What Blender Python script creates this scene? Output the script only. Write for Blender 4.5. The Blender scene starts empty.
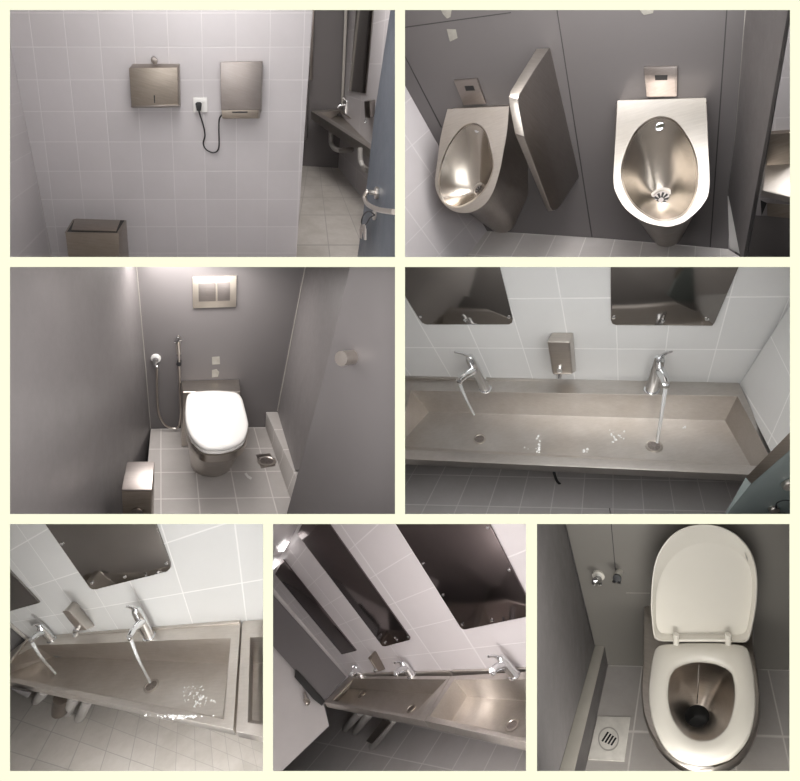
import bpy, bmesh, math, random
from mathutils import Vector as V, Matrix
random.seed(4)
SC = bpy.context.scene
COL = SC.collection
F = 450.0                      # focal length in pixels of an 800 x 781 frame
CAM = V((0, 0, 1.5))
DB = 0.9                       # distance of the cream cut-away wall

# ------------------------------------------------------------------ geometry helpers
def ray(px, py):
    return V(((px - 400) / F, 1.0, (390.5 - py) / F))
def at(px, py, d):
    return CAM + ray(px, py) * d
class Plane:
    def __init__(s, p, n):
        s.p = V(p); s.n = V(n).normalized()
    def hit(s, px, py=None):
        if py is None: px, py = px
        r = ray(px, py)
        return CAM + r * ((s.p - CAM).dot(s.n) / r.dot(s.n))
    def off(s, h): return Plane(s.p + s.n * h, s.n)
    def hits(s, q): return [s.hit(a) for a in q]
    def dist(s, p): return (p - s.p).dot(s.n)
    def drop(s, p, d):
        return p + d * ((s.p - p).dot(s.n) / d.dot(s.n))
def plane3(a, b, c):
    n = (b - a).cross(c - a)
    if n.dot(CAM - a) < 0: n = -n
    return Plane(a, n)
def plane_pd(a, b, d):          # through two points and containing direction d
    return plane3(a, b, a + d)

class Room:
    """directions of one room: r right along its wall, u up, n out of the wall"""
    def __init__(s, c, fp, nadir, wall_depth, hvp=None, hdir=1, wall_at=None):
        v = ray(*c).normalized()
        g = V((nadir[0] - c[0], fp, -(nadir[1] - c[1]))).normalized()
        if hvp is None: h = V((1, 0, 0))
        else: h = V((hvp[0] - c[0], fp, -(hvp[1] - c[1]))) * hdir
        h = (h - g * h.dot(g)).normalized()
        q = V((0, 1, 0)).rotation_difference(v)
        s.u = -(q @ g); s.r = q @ h; s.n = s.r.cross(s.u).normalized()
        s.W = Plane(at(*(wall_at or c), wall_depth), s.n)
    def level(s, px, py, plane=None):      # horizontal plane through a point of the wall
        return Plane((plane or s.W).hit(px, py), s.u)

def homog(src, dst):            # 4 px points -> 4 (u,v)
    A = []; b = []
    for (x, y), (u, v) in zip(src, dst):
        A.append([x, y, 1, 0, 0, 0, -u * x, -u * y]); b.append(u)
        A.append([0, 0, 0, x, y, 1, -v * x, -v * y]); b.append(v)
    n = 8
    M = [r[:] + [k] for r, k in zip(A, b)]
    for i in range(n):
        p = max(range(i, n), key=lambda k: abs(M[k][i])); M[i], M[p] = M[p], M[i]
        for k in range(n):
            if k != i:
                f = M[k][i] / M[i][i]
                M[k] = [a - f * c for a, c in zip(M[k], M[i])]
    h = [M[i][n] / M[i][i] for i in range(n)] + [1.0]
    return h
def happly(h, x, y):
    w = h[6] * x + h[7] * y + h[8]
    return (h[0] * x + h[1] * y + h[2]) / w, (h[3] * x + h[4] * y + h[5]) / w

# ------------------------------------------------------------------ objects
def link(name, verts, faces, mat, parent=None, smooth=False, loc=None, uvs=None, angle=40, mats=None, fm=None, bevel=0, seg=2):
    verts = [V(p) for p in verts]
    if parent is not None: loc = W0(parent)
    if loc is None:
        loc = sum(verts, V()) / len(verts)
    me = bpy.data.meshes.new(name)
    bm = bmesh.new()
    bv = [bm.verts.new(p - loc) for p in verts]
    for k, f in enumerate(faces):
        try: bf = bm.faces.new([bv[i] for i in f])
        except ValueError: continue
        if fm: bf.material_index = fm[k]
    if len(bm.faces) > 1: bmesh.ops.recalc_face_normals(bm, faces=bm.faces[:])
    if bevel:
        es = [e for e in bm.edges if len(e.link_faces) == 2 and e.calc_face_angle(0) > 0.4]
        bmesh.ops.bevel(bm, geom=es, offset=bevel, segments=seg, profile=0.6, affect='EDGES', clamp_overlap=True)
    bm.to_mesh(me); bm.free()
    for m in (mats or [mat]): me.materials.append(m)
    if smooth or bevel:
        for p in me.polygons: p.use_smooth = True
        me.set_sharp_from_angle(angle=math.radians(angle))
    o = bpy.data.objects.new(name, me); COL.objects.link(o)
    if parent is not None:
        o.parent = parent
    else: o.location = loc
    return o
def W0(o):
    p = o.location.copy()
    while o.parent: o = o.parent; p += o.location
    return p
def tag(o, label, cat, group=None):
    o['label'] = label; o['category'] = cat
    if group: o['group'] = group
    return o
def thing(name, label, cat, loc, group=None):
    o = bpy.data.objects.new(name, None); COL.objects.link(o); o.location = loc
    o.empty_display_size = 0.05
    return tag(o, label, cat, group)
def struct(o):
    o['kind'] = 'structure'; return o

def surface(name, plane, poly, mat, tiles=None, kind='structure', parent=None):
    """flat surface of the room; its tiles are laid out course by course"""
    bm = bmesh.new()
    vs = [bm.verts.new((x, y, 0)) for x, y in poly]
    bm.faces.new(vs)
    H = None
    if tiles:
        src, dst = tiles
        H = homog(src, dst); Hi = homog(dst, src)
        us = [happly(H, *p) for p in poly]
        lo = [math.floor(min(u[k] for u in us)) for k in (0, 1)]
        hi = [math.ceil(max(u[k] for u in us)) for k in (0, 1)]
        for k in (0, 1):
            for i in range(max(lo[k], -40), min(hi[k], 40) + 1):
                a = happly(Hi, *((i, 0) if k == 0 else (0, i)))
                b = happly(Hi, *((i, 1) if k == 0 else (1, i)))
                d = V((b[0] - a[0], b[1] - a[1], 0)); nn = V((-d.y, d.x, 0))
                if nn.length < 1e-9: continue
                bmesh.ops.bisect_plane(bm, geom=bm.verts[:] + bm.edges[:] + bm.faces[:], plane_co=(a[0], a[1], 0), plane_no=nn, dist=1e-4)
    uvl = bm.loops.layers.uv.new('tile')
    for f in bm.faces:
        for l in f.loops:
            x, y = l.vert.co.x, l.vert.co.y
            l[uvl].uv = happly(H, x, y) if H else (x / 50, y / 50)
    loc = sum((plane.hit(p) for p in poly), V()) / len(poly)
    for v in bm.verts: v.co = plane.hit(v.co.x, v.co.y) - loc
    for f in bm.faces:
        f.normal_update()
        if f.normal.dot(CAM - (f.calc_center_median() + loc)) < 0: f.normal_flip()
    me = bpy.data.meshes.new(name); bm.to_mesh(me); bm.free()
    me.materials.append(mat)
    o = bpy.data.objects.new(name, me); COL.objects.link(o)
    if parent is not None: o.parent = parent; o.location = loc - W0(parent)
    else: o.location = loc
    if kind: o['kind'] = kind
    return o

def loft(name, rings, mat, parent=None, cap0=True, cap1=True, smooth=True, closed=True, angle=40, bevel=0, loc=None, seg=2):
    n = len(rings[0]); verts = [p for r in rings for p in r]; faces = []
    for k in range(len(rings) - 1):
        for i in range(n if closed else n - 1):
            j = (i + 1) % n
            faces.append((k * n + i, k * n + j, (k + 1) * n + j, (k + 1) * n + i))
    if cap0: faces.append(tuple(range(n)))
    if cap1: faces.append(tuple((len(rings) - 1) * n + i for i in range(n)))
    return link(name, verts, faces, mat, parent, smooth, loc, angle=angle, bevel=bevel, seg=seg)
def slab(name, pa, qa, pb, qb, mat, parent=None, bevel=0.003, smooth=False, angle=40):
    return loft(name, [pa.hits(qa), pb.hits(qb)], mat, parent, bevel=bevel, smooth=smooth, angle=angle)
def plate(name, plane, q, t, mat, parent=None, bevel=0.001):     # flat plate of thickness t on a plane
    pts = plane.hits(q)
    return loft(name, [pts, [p + plane.n * t for p in pts]], mat, parent, bevel=bevel, smooth=False)
def catmull(pts, k=8, closed=False):
    out = []; n = len(pts)
    rng = range(n) if closed else range(n - 1)
    for i in rng:
        g = lambda j: pts[j % n] if closed else pts[max(0, min(n - 1, j))]
        a, b, c, d = g(i - 1), g(i), g(i + 1), g(i + 2)
        for s in range(k):
            t = s / k
            out.append(0.5 * ((2 * b) + (c - a) * t + (2 * a - 5 * b + 4 * c - d) * t * t + (3 * b - 3 * c + d - a) * t ** 3))
    if not closed: out.append(pts[-1])
    return out
def tube(name, pts, r, mat, parent=None, n=12, k=6, radii=None, flat=1.0, flat_dir=None, loc=None):
    if k > 1 and len(pts) > 2:
        if radii: rr = [V((x, 0, 0)) for x in radii]; radii = [x.x for x in catmull(rr, k)]
        pts = catmull(pts, k)
    rings = []; ref = None
    for i, p in enumerate(pts):
        t = (pts[min(i + 1, len(pts) - 1)] - pts[max(i - 1, 0)]).normalized()
        if ref is None:
            ref = flat_dir if flat_dir else (V((0, 0, 1)) if abs(t.z) < 0.8 else V((1, 0, 0)))
        a = (ref - t * ref.dot(t)).normalized(); ref = a; b = t.cross(a)
        R = radii[i] if radii else r
        rings.append([p + a * (math.cos(2 * math.pi * j / n) * R * flat) + b * (math.sin(2 * math.pi * j / n) * R) for j in range(n)])
    return loft(name, rings, mat, parent, loc=loc)
def cyl(name, p, axis, r, h, mat, parent=None, n=24, r2=None, bevel=0.0008):
    axis = axis.normalized(); a = axis.orthogonal().normalized(); b = axis.cross(a)
    r2 = r if r2 is None else r2
    R = [[p + axis * z + (a * math.cos(2 * math.pi * j / n) + b * math.sin(2 * math.pi * j / n)) * q for j in range(n)] for z, q in ((0, r), (h, r2))]
    return loft(name, R, mat, parent, bevel=bevel)
def ring_px(poly, c, n, smooth=True, sharp=()):
    """n points of a closed outline, taken at equal angles about c"""
    P = [V((x, y, 0)) for k, (x, y) in enumerate(poly) for _ in range(3 if k in sharp else 1)]
    if smooth and sharp:
        Q = [V((x, y, 0)) for x, y in poly]; P = catmull(Q[1:] + Q[:1], 8)
    elif smooth: P = catmull(P, 8, True)
    out = []
    for i in range(n):
        th = 2 * math.pi * i / n; d = V((math.cos(th), math.sin(th), 0)); best = None
        for k in range(len(P)):
            a = P[k] - V((c[0], c[1], 0)); b = P[(k + 1) % len(P)] - V((c[0], c[1], 0)); e = b - a
            den = d.x * e.y - d.y * e.x
            if abs(den) < 1e-9: continue
            t = (a.x * e.y - a.y * e.x) / den; s = (a.x * d.y - a.y * d.x) / den
            if t > 0 and -1e-6 <= s <= 1 + 1e-6 and (best is None or t > best): best = t
        out.append((c[0] + d.x * best, c[1] + d.y * best))
    for k in sharp:
        i = min(range(n), key=lambda q: (out[q][0] - poly[k][0]) ** 2 + (out[q][1] - poly[k][1]) ** 2); out[i] = tuple(poly[k])
    return out
def lerp2(a, b, t): return (a[0] + (b[0] - a[0]) * t, a[1] + (b[1] - a[1]) * t)
def shrink(rg, c, t): return [lerp2(p, c, t) for p in rg]
def ell(c, rx, ry, n): return [(c[0] + rx * math.cos(2 * math.pi * i / n), c[1] + ry * math.sin(2 * math.pi * i / n)) for i in range(n)]

# ------------------------------------------------------------------ materials
def base_mat(name):
    m = bpy.data.materials.new(name); m.use_nodes = True
    nt = m.node_tree
    return m, nt, nt.nodes['Principled BSDF']
def N(nt, t, **k):
    n = nt.nodes.new(t)
    for a, b in k.items():
        if a in n.inputs: n.inputs[a].default_value = b
        else: setattr(n, a, b)
    return n
def mixc(nt, fac, a, b, typ='MIX'):
    n = nt.nodes.new('ShaderNodeMix'); n.data_type = 'RGBA'; n.blend_type = typ
    for s, v in ((0, fac), (6, a), (7, b)):
        if hasattr(v, 'node'): nt.links.new(v, n.inputs[s])
        else: n.inputs[s].default_value = v
    return n.outputs[2]
def ramp(nt, src, p0, p1, c0=(0, 0, 0, 1), c1=(1, 1, 1, 1)):
    n = nt.nodes.new('ShaderNodeValToRGB'); nt.links.new(src, n.inputs[0])
    n.color_ramp.elements[0].position = p0; n.color_ramp.elements[0].color = c0
    n.color_ramp.elements[1].position = p1; n.color_ramp.elements[1].color = c1
    return n.outputs[0]
def c4(c): return (*c, 1)
def plain(name, col, rough=0.5, metal=0.0, var=0.08, scale=6, bump=0.0, spec=0.5, coat=0.0, stretch=(1, 1, 1), det=5):
    m, nt, b = base_mat(name)
    tc = N(nt, 'ShaderNodeTexCoord'); mp = N(nt, 'ShaderNodeMapping'); mp.inputs['Scale'].default_value = stretch
    nt.links.new(tc.outputs['Object'], mp.inputs[0])
    no = N(nt, 'ShaderNodeTexNoise', Scale=scale, Detail=det, Roughness=0.6); nt.links.new(mp.outputs[0], no.inputs[0])
    lo = c4([x * (1 - var) for x in col]); hi = c4([min(1, x * (1 + var)) for x in col])
    nt.links.new(ramp(nt, no.outputs[0], 0.3, 0.7, lo, hi), b.inputs['Base Color'])
    b.inputs['Roughness'].default_value = rough; b.inputs['Metallic'].default_value = metal
    b.inputs['Specular IOR Level'].default_value = spec; b.inputs['Coat Weight'].default_value = coat
    if bump:
        bp = N(nt, 'ShaderNodeBump', Strength=bump, Distance=0.002); nt.links.new(no.outputs[0], bp.inputs['Height'])
        nt.links.new(bp.outputs[0], b.inputs['Normal'])
    return m
def panel_mat(name, col, rough=0.42, scuff=0.25, spec=0.5):
    """grey laminate with pale scuffs"""
    m, nt, b = base_mat(name)
    tc = N(nt, 'ShaderNodeTexCoord')
    n1 = N(nt, 'ShaderNodeTexNoise', Scale=1.6, Detail=3); n2 = N(nt, 'ShaderNodeTexNoise', Scale=9, Detail=8, Roughness=0.75)
    for n in (n1, n2): nt.links.new(tc.outputs['Object'], n.inputs[0])
    a = ramp(nt, n1.outputs[0], 0.3, 0.7, c4([x * 0.95 for x in col]), c4([x * 1.05 for x in col]))
    s = ramp(nt, n2.outputs[0], 0.68, 0.84, (0, 0, 0, 1), (scuff, scuff, scuff, 1))
    nt.links.new(mixc(nt, s, a, c4([min(1, x * 2.0) for x in col])), b.inputs['Base Color'])
    r = ramp(nt, n2.outputs[0], 0.3, 0.8, (rough * .85,) * 3 + (1,), (min(1, rough * 1.25),) * 3 + (1,))
    nt.links.new(r, b.inputs['Roughness']); b.inputs['Specular IOR Level'].default_value = spec
    return m
def tile_mat(name, col, grout, gw=0.02, rough=0.25, var=0.05, dirt=0.1, spec=0.5, bump=0.25):
    m, nt, b = base_mat(name)
    uv = N(nt, 'ShaderNodeUVMap', uv_map='tile'); sp = N(nt, 'ShaderNodeSeparateXYZ'); nt.links.new(uv.outputs[0], sp.inputs[0])
    ds = []
    for k in (0, 1):
        fr = N(nt, 'ShaderNodeMath', operation='PINGPONG'); fr.inputs[1].default_value = 0.5
        nt.links.new(sp.outputs[k], fr.inputs[0]); ds.append(fr.outputs[0])
    mn = N(nt, 'ShaderNodeMath', operation='MINIMUM'); nt.links.new(ds[0], mn.inputs[0]); nt.links.new(ds[1], mn.inputs[1])
    g = ramp(nt, mn.outputs[0], gw * 0.4, gw, (1, 1, 1, 1), (0, 0, 0, 1))
    fl = []
    for k in (0, 1):
        a = N(nt, 'ShaderNodeMath', operation='FLOOR'); nt.links.new(sp.outputs[k], a.inputs[0]); fl.append(a.outputs[0])
    cb = N(nt, 'ShaderNodeCombineXYZ'); nt.links.new(fl[0], cb.inputs[0]); nt.links.new(fl[1], cb.inputs[1])
    wn = N(nt, 'ShaderNodeTexWhiteNoise'); nt.links.new(cb.outputs[0], wn.inputs[0])
    t = ramp(nt, wn.outputs[0], 0, 1, c4([x * (1 - var) for x in col]), c4([min(1, x * (1 + var)) for x in col]))
    tc = N(nt, 'ShaderNodeTexCoord'); no = N(nt, 'ShaderNodeTexNoise', Scale=3.5, Detail=6, Roughness=0.7); nt.links.new(tc.outputs['Object'], no.inputs[0])
    dk = ramp(nt, no.outputs[0], 0.35, 0.75, (1, 1, 1, 1), (1 - dirt, 1 - dirt * 1.05, 1 - dirt * 1.15, 1))
    t2 = mixc(nt, 1.0, t, dk, 'MULTIPLY')
    nt.links.new(mixc(nt, g, t2, c4(grout)), b.inputs['Base Color'])
    b.inputs['Roughness'].default_value = rough; b.inputs['Specular IOR Level'].default_value = spec
    bp = N(nt, 'ShaderNodeBump', Strength=bump, Distance=0.002); bp.invert = True
    nt.links.new(g, bp.inputs['Height']); nt.links.new(bp.outputs[0], b.inputs['Normal'])
    return m
def steel_mat(name, col, rough=0.3, var=0.18, stretch=(1, 1, 1), scale=14, smear=0.0):
    m, nt, b = base_mat(name)
    tc = N(nt, 'ShaderNodeTexCoord'); mp = N(nt, 'ShaderNodeMapping'); mp.inputs['Scale'].default_value = stretch
    nt.links.new(tc.outputs['Object'], mp.inputs[0])
    n1 = N(nt, 'ShaderNodeTexNoise', Scale=scale, Detail=8, Roughness=0.65); nt.links.new(mp.outputs[0], n1.inputs[0])
    n2 = N(nt, 'ShaderNodeTexNoise', Scale=5, Detail=6, Roughness=0.7); nt.links.new(tc.outputs['Object'], n2.inputs[0])
    a = ramp(nt, n1.outputs[0], 0.3, 0.7, c4([x * (1 - var) for x in col]), c4([min(1, x * (1 + var)) for x in col]))
    w = ramp(nt, n2.outputs[0], 0.4, 0.75, (1, 1, 1, 1), (0.88, 0.86, 0.83, 1))
    nt.links.new(mixc(nt, 1.0, a, w, 'MULTIPLY'), b.inputs['Base Color'])
    b.inputs['Metallic'].default_value = 1.0
    nt.links.new(ramp(nt, n2.outputs[0], 0.3, 0.75, (rough * .92,) * 3 + (1,), (min(1, rough * 1.12),) * 3 + (1,)), b.inputs['Roughness'])
    bp = N(nt, 'ShaderNodeBump', Strength=0.015, Distance=0.001); nt.links.new(n1.outputs[0], bp.inputs['Height']); nt.links.new(bp.outputs[0], b.inputs['Normal'])
    return m
# ------------------------------------------------------------------ clip rectangle of the room being built
CUR = [0, 0, 800, 781]
def clip(poly):
    x0, y0, x1, y1 = CUR
    for ax, lim, sgn in ((0, x0, 1), (0, x1, -1), (1, y0, 1), (1, y1, -1)):
        out = []
        for i in range(len(poly)):
            a, b = poly[i], poly[(i + 1) % len(poly)]
            da, db = (a[ax] - lim) * sgn, (b[ax] - lim) * sgn
            if da >= 0: out.append(a)
            if (da >= 0) != (db >= 0): out.append(lerp2(a, b, da / (da - db)))
        poly = out
    return poly
def wall(name, plane, poly, mat, tiles=None):
    return surface(name, plane, clip(poly), mat, tiles)
def s2l(*c): return tuple((x / 255 / 12.92) if x <= 10 else (((x / 255) + 0.055) / 1.055) ** 2.4 for x in c)

# ------------------------------------------------------------------ materials
M = {}
M['cream'] = plain('cream_paint', (0.22, 0.22, 0.1665), 0.9, var=0.0, spec=0.0)
M['white_tile'] = tile_mat('white_wall_tile', (0.475, 0.45, 0.46), (0.55, 0.525, 0.53), 0.020, 0.3, 0.03, 0.06)
M['white_tile_cool'] = tile_mat('white_gloss_tile', (0.60, 0.60, 0.59), (0.74, 0.735, 0.72), 0.016, 0.22, 0.02, 0.04)
M['white_tile_warm'] = tile_mat('white_tile_far', (0.56, 0.525, 0.53), (0.66, 0.63, 0.63), 0.02, 0.22, 0.02, 0.04)
M['floor_tile_pale'] = tile_mat('pale_grey_floor_tile', (0.55, 0.52, 0.51), (0.70, 0.67, 0.65), 0.022, 0.4, 0.05, 0.15)
M['floor_tile'] = tile_mat('grey_floor_tile', (0.40, 0.375, 0.36), (0.58, 0.55, 0.53), 0.022, 0.45, 0.05, 0.15)
M['floor_tile_dark'] = tile_mat('dark_floor_tile', (0.40, 0.375, 0.355), (0.56, 0.53, 0.50), 0.022, 0.4, 0.06, 0.2)
M['floor_tile_dirty'] = tile_mat('worn_floor_tile', (0.52, 0.49, 0.46), (0.33, 0.31, 0.29), 0.02, 0.45, 0.05, 0.3)
M['panel'] = panel_mat('grey_laminate', (0.145, 0.134, 0.134))
M['panel_dark'] = panel_mat('charcoal_and_shaded_laminate', (0.10, 0.093, 0.092))  # charcoal panels; also stands in for a shaded grey partition
M['panel_warm'] = panel_mat('warm_grey_laminate', (0.185, 0.173, 0.155))
M['door_blue'] = panel_mat('blue_grey_door', (0.085, 0.097, 0.118), 0.4, 0.1)
M['door_teal'] = panel_mat('teal_grey_door', (0.20, 0.235, 0.23), 0.4, 0.1)
M['steel'] = steel_mat('brushed_steel', (0.56, 0.52, 0.48), 0.30, 0.08, (1, 1, 18))
M['steel_h'] = steel_mat('brushed_steel_trough', (0.60, 0.57, 0.54), 0.40, 0.05, (1, 14, 14), 10)
M['steel_brightened'] = steel_mat('brightened_steel_trough', (0.70, 0.66, 0.62), 0.46, 0.05, (1, 14, 14), 10)  # same trough steel; extra brightness is put into its colour
M['steel_brown'] = steel_mat('stained_steel', (0.33, 0.29, 0.25), 0.36, 0.12, (1, 1, 16))
M['steel_bowl'] = steel_mat('polished_stained_steel', (0.50, 0.455, 0.405), 0.24, 0.22, (1, 1, 1), 5)
M['steel_dark'] = steel_mat('smoky_steel', (0.31, 0.28, 0.26), 0.32, 0.10, (1, 1, 16))
M['chrome'] = plain('chrome', (0.80, 0.81, 0.82), 0.10, 1.0, 0.03)
M['nickel'] = plain('satin_nickel', (0.66, 0.61, 0.56), 0.28, 1.0, 0.05)
M['mirror'] = plain('mirror_dark_reflection', (0.27, 0.255, 0.24), 0.10, 1.0, 0.06, 2)  # dark reflection of the doors opposite is put into the base colour
M['mirror_warm'] = plain('mirror_brown_reflection', (0.17, 0.145, 0.145), 0.12, 1.0, 0.06, 2)  # brownish dark reflection is put into this base colour
M['white'] = plain('white_plastic', (0.70, 0.685, 0.665), 0.22, var=0.01)
M['ivory'] = plain('ivory_plastic', (0.64, 0.61, 0.545), 0.25, var=0.01)
M['black'] = plain('black_rubber', (0.012, 0.012, 0.013), 0.45, var=0.2)
M['dark_gap'] = plain('dark_recess', (0.02, 0.019, 0.018), 0.7, var=0.2)
M['plaster'] = plain('filler_patch', (0.33, 0.315, 0.28), 0.8, var=0.12, scale=30)
M['pipe'] = plain('grey_plastic_pipe', (0.30, 0.285, 0.27), 0.4, var=0.05)
M['drain_white'] = plain('limed_drain_plate', (0.62, 0.59, 0.54), 0.55, var=0.10, scale=25)
M['seal'] = plain('silicone_bead', (0.36, 0.34, 0.31), 0.5, var=0.08)
M['kerb_top'] = plain('kerb_top', (0.30, 0.28, 0.245), 0.5, var=0.08)
M['groove'] = plain('panel_joint', (0.045, 0.042, 0.042), 0.7, var=0.1)
M['steel_mid'] = steel_mat('grey_brushed_steel', (0.36, 0.325, 0.31), 0.38, 0.06, (1, 1, 18))
M['champagne'] = plain('champagne_steel', (0.60, 0.54, 0.47), 0.42, 1.0, 0.06, 20)
M['paint_grey'] = plain('plain_grey_paint', (0.50, 0.47, 0.46), 0.5, var=0.04)
def water_mat():
    m, nt, b = base_mat('clear_water')
    b.inputs['Base Color'].default_value = (0.95, 0.96, 0.96, 1); b.inputs['Roughness'].default_value = 0.25
    b.inputs['Transmission Weight'].default_value = 0.55; b.inputs['IOR'].default_value = 1.2
    return m
M['water'] = water_mat()
def glare_drops_mat():
    m = plain('water_drops', (0.85, 0.85, 0.84), 0.05, 0.0, 0.02); return m  # glare on the drops is put into their white colour
M['glare_drops'] = glare_drops_mat()
def lamp_mat():
    m, nt, b = base_mat('lamp_diffuser'); b.inputs['Emission Color'].default_value = (1, 0.97, 0.95, 1)
    b.inputs['Emission Strength'].default_value = 2.5; return m
M['lamp'] = lamp_mat()

# ------------------------------------------------------------------ shared builders
def screw(P, px, parent, r=0.006, mat=None):
    p = P.hit(px); return cyl('screw', p, P.n, r, 0.003, mat or M['chrome'], parent, 12)

def drain(parent, P, c, r, slots=6, mat=None, smat=None):
    p = P.hit(c); a = P.n.orthogonal().normalized(); b = P.n.cross(a)
    n = 28
    rg = lambda q, z: [p + P.n * z + (a * math.cos(2 * math.pi * i / n) + b * math.sin(2 * math.pi * i / n)) * q for i in range(n)]
    o = loft('drain_flange', [rg(r, 0), rg(r, 0.003), rg(r * .8, 0.004), rg(r * .72, 0.001)], mat or M['chrome'], parent)
    loft('drain_cup', [rg(r * .72, 0.0012), rg(r * .5, 0.0006)], M['steel_mid'], o)
    for i in range(slots):
        t = 2 * math.pi * i / slots; d = a * math.cos(t) + b * math.sin(t); e = P.n.cross(d)
        q0, q1 = p + d * r * .2, p + d * r * .62
        w = r * 0.07
        loft('drain_slot', [[q0 - e * w, q0 + e * w, q1 + e * w * 1.4, q1 - e * w * 1.4], [x + P.n * .002 for x in (q0 - e * w, q0 + e * w, q1 + e * w * 1.4, q1 - e * w * 1.4)]], smat or M['steel_dark'], o, smooth=False)
    return o

def tap(R, H, base, top, mid, outlet, lever, label, group, s=1.0, reach=.11):
    b = H.hit(base); d = R.W.dist(b); Wb = R.W.off(d)
    t = Wb.hit(top); m = Wb.off(0.01 * s).hit(mid); o = Wb.off(reach * s).hit(outlet); l = Wb.off(.045 * s).hit(lever)
    th = thing('mixer_tap', label, 'tap', b, group)
    ax = (t - b)
    body = tube('body', [b, b + ax * .35, b + ax * .8, t], 0, M['chrome'], th, 16, 6, [.023 * s, .022 * s, .022 * s, .019 * s])
    cyl('base_ring', b, H.n, .028 * s, .006 * s, M['chrome'], th)
    tube('spout', [m, m + (o - m) * .55 + R.u * .006, o], 0, M['chrome'], th, 14, 6, [.019 * s, .016 * s, .013 * s])
    cyl('aerator', o, -R.u, .011 * s, .012 * s, M['chrome'], th)
    cap = t + (t - b).normalized() * .012 * s
    cyl('cartridge_cap', t - ax.normalized() * .004, ax, .021 * s, .02 * s, M['chrome'], th, r2=.016 * s)
    tube('lever', [cap, cap + (l - cap) * .5 + R.u * .006 * s, l], 0, M['chrome'], th, 10, 5, [.013 * s, .011 * s, .008 * s], flat=.55, flat_dir=R.u)
    return th, o

def stream(R, o, H, foot, label, r=.006):
    e = H.hit(foot)
    p0 = o - R.u * .013
    w = tube('water_stream', [p0, p0 + (e - p0) * .4 + R.n * .006, e + R.u * .003], 0, M['water'], None, 10, 6, [r * 1.2, r, r * .9])
    return tag(w, label, 'water')

def trough(R, P, O, I, B, apron, label, group, mat, lip=.035, upstand=None):
    """O outer rim corners, I basin opening corners on the rim plane P; B basin floor corners; order back-left, back-right, front-right, front-left"""
    o, i = P.hits(O), P.hits(I)
    th = thing('trough_sink', label, 'sink', sum(o, V()) / 4, group)
    Vp = Plane(i[0], (i[1] - i[0]).cross(R.u)); depth = (Vp.hit(B[0]) - i[0]).dot(-R.u)
    depth2 = (Vp.hit(B[1]) - i[0]).dot(-R.u)
    depth = max(.06, min(.22, (depth + depth2) / 2))
    PB = P.off(-depth); b = PB.hits(B)
    verts = o + i + b + [x - R.u * lip for x in o]
    c = sum(b, V()) / 4
    verts += [x + (c - x) * .004 - R.u * lip for x in o]
    verts += [x + (x - c) * .012 - R.u * .006 for x in b]
    faces = []
    for k in range(4):
        j = (k + 1) % 4
        faces += [(k, j, 4 + j, 4 + k), (4 + k, 4 + j, 8 + j, 8 + k), (k, 12 + k, 12 + j, j), (12 + k, 16 + k, 16 + j, 12 + j), (16 + k, 20 + k, 20 + j, 16 + j)]
    faces += [(8, 9, 10, 11), (20, 21, 22, 23)]
    link('basin', verts, faces, mat, th, bevel=.005, seg=3, angle=50)
    if upstand:
        u0 = R.W.hits(upstand); 
        loft('upstand', [[u0[0], u0[1], u0[1] - R.u * .03, u0[0] - R.u * .03], [p + R.n * .012 for p in (u0[0], u0[1], u0[1] - R.u * .03, u0[0] - R.u * .03)]], mat, th, bevel=.003)
    return th, PB, depth

def soap(R, front, back, nozzle, label, group, depth=.1, mat=None):
    Wf = R.W.off(depth)
    f, b = Wf.hits(front), R.W.hits(back)
    th = thing('soap_dispenser', label, 'soap dispenser', sum(b, V()) / 4, group)
    loft('case', [f, b], mat or M['steel'], th, bevel=.008, seg=3)
    p0, p1 = Wf.off(-.03).hit(nozzle[0]), Wf.off(-.015).hit(nozzle[1])
    tube('nozzle', [p0, p0 + (p1 - p0) * .5, p1], 0, M['chrome'], th, 12, 4, [.012, .010, .008])
    cyl('push_knob', Wf.off(0).hit(nozzle[0]), R.n, .011, .012, M['chrome'], th, 16)
    return th

# ------------------------------------------------------------------ cream cut-away wall with seven openings
RECTS = [(10, 10, 395, 257), (405, 10, 790, 257), (10, 267, 395, 514), (405, 267, 790, 514), (10, 524, 263, 771), (273, 524, 526, 771), (537, 524, 789.5, 771)]
SHELL = [(3, -470, 399, 258.6), (401, -470, 1000, 258.6), (3, 259.4, 399, 515.4), (401, 259.4, 797, 515.4), (3, 516.6, 267, 1050), (269, 516.6, 530.5, 1050), (533, 516.6, 797, 1050)]
def build_front():
    strips = [(-160, -140, 960, 10), (-160, 257, 960, 267), (-160, 514, 960, 524), (-160, 771, 960, 930)]
    for y0, y1, xs in ((10, 257, [(-160, 10), (395, 405), (790, 960)]), (267, 514, [(-160, 10), (395, 405), (790, 960)]), (524, 771, [(-160, 10), (263, 273), (526, 537), (789.5, 960)])):
        for a, b in xs: strips.append((a, y0, b, y1))
    verts, faces = [], []
    for a, y0, b, y1 in strips:
        k = len(verts); m = 2.5
        verts += [at(x, y, DB) for x, y in ((a, y0), (b, y0), (b, y1), (a, y1))]
        verts += [at(x, y, DB + .010) for x, y in ((a + m, y0 + m), (b - m, y0 + m), (b - m, y1 - m), (a + m, y1 - m))]
        faces += [(k, k + 1, k + 2, k + 3), (k + 4, k + 5, k + 6, k + 7)] + [(k + i, k + (i + 1) % 4, k + 4 + (i + 1) % 4, k + 4 + i) for i in range(4)]
    return struct(link('wall_front', verts, faces, M['cream']))
build_front()
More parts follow.
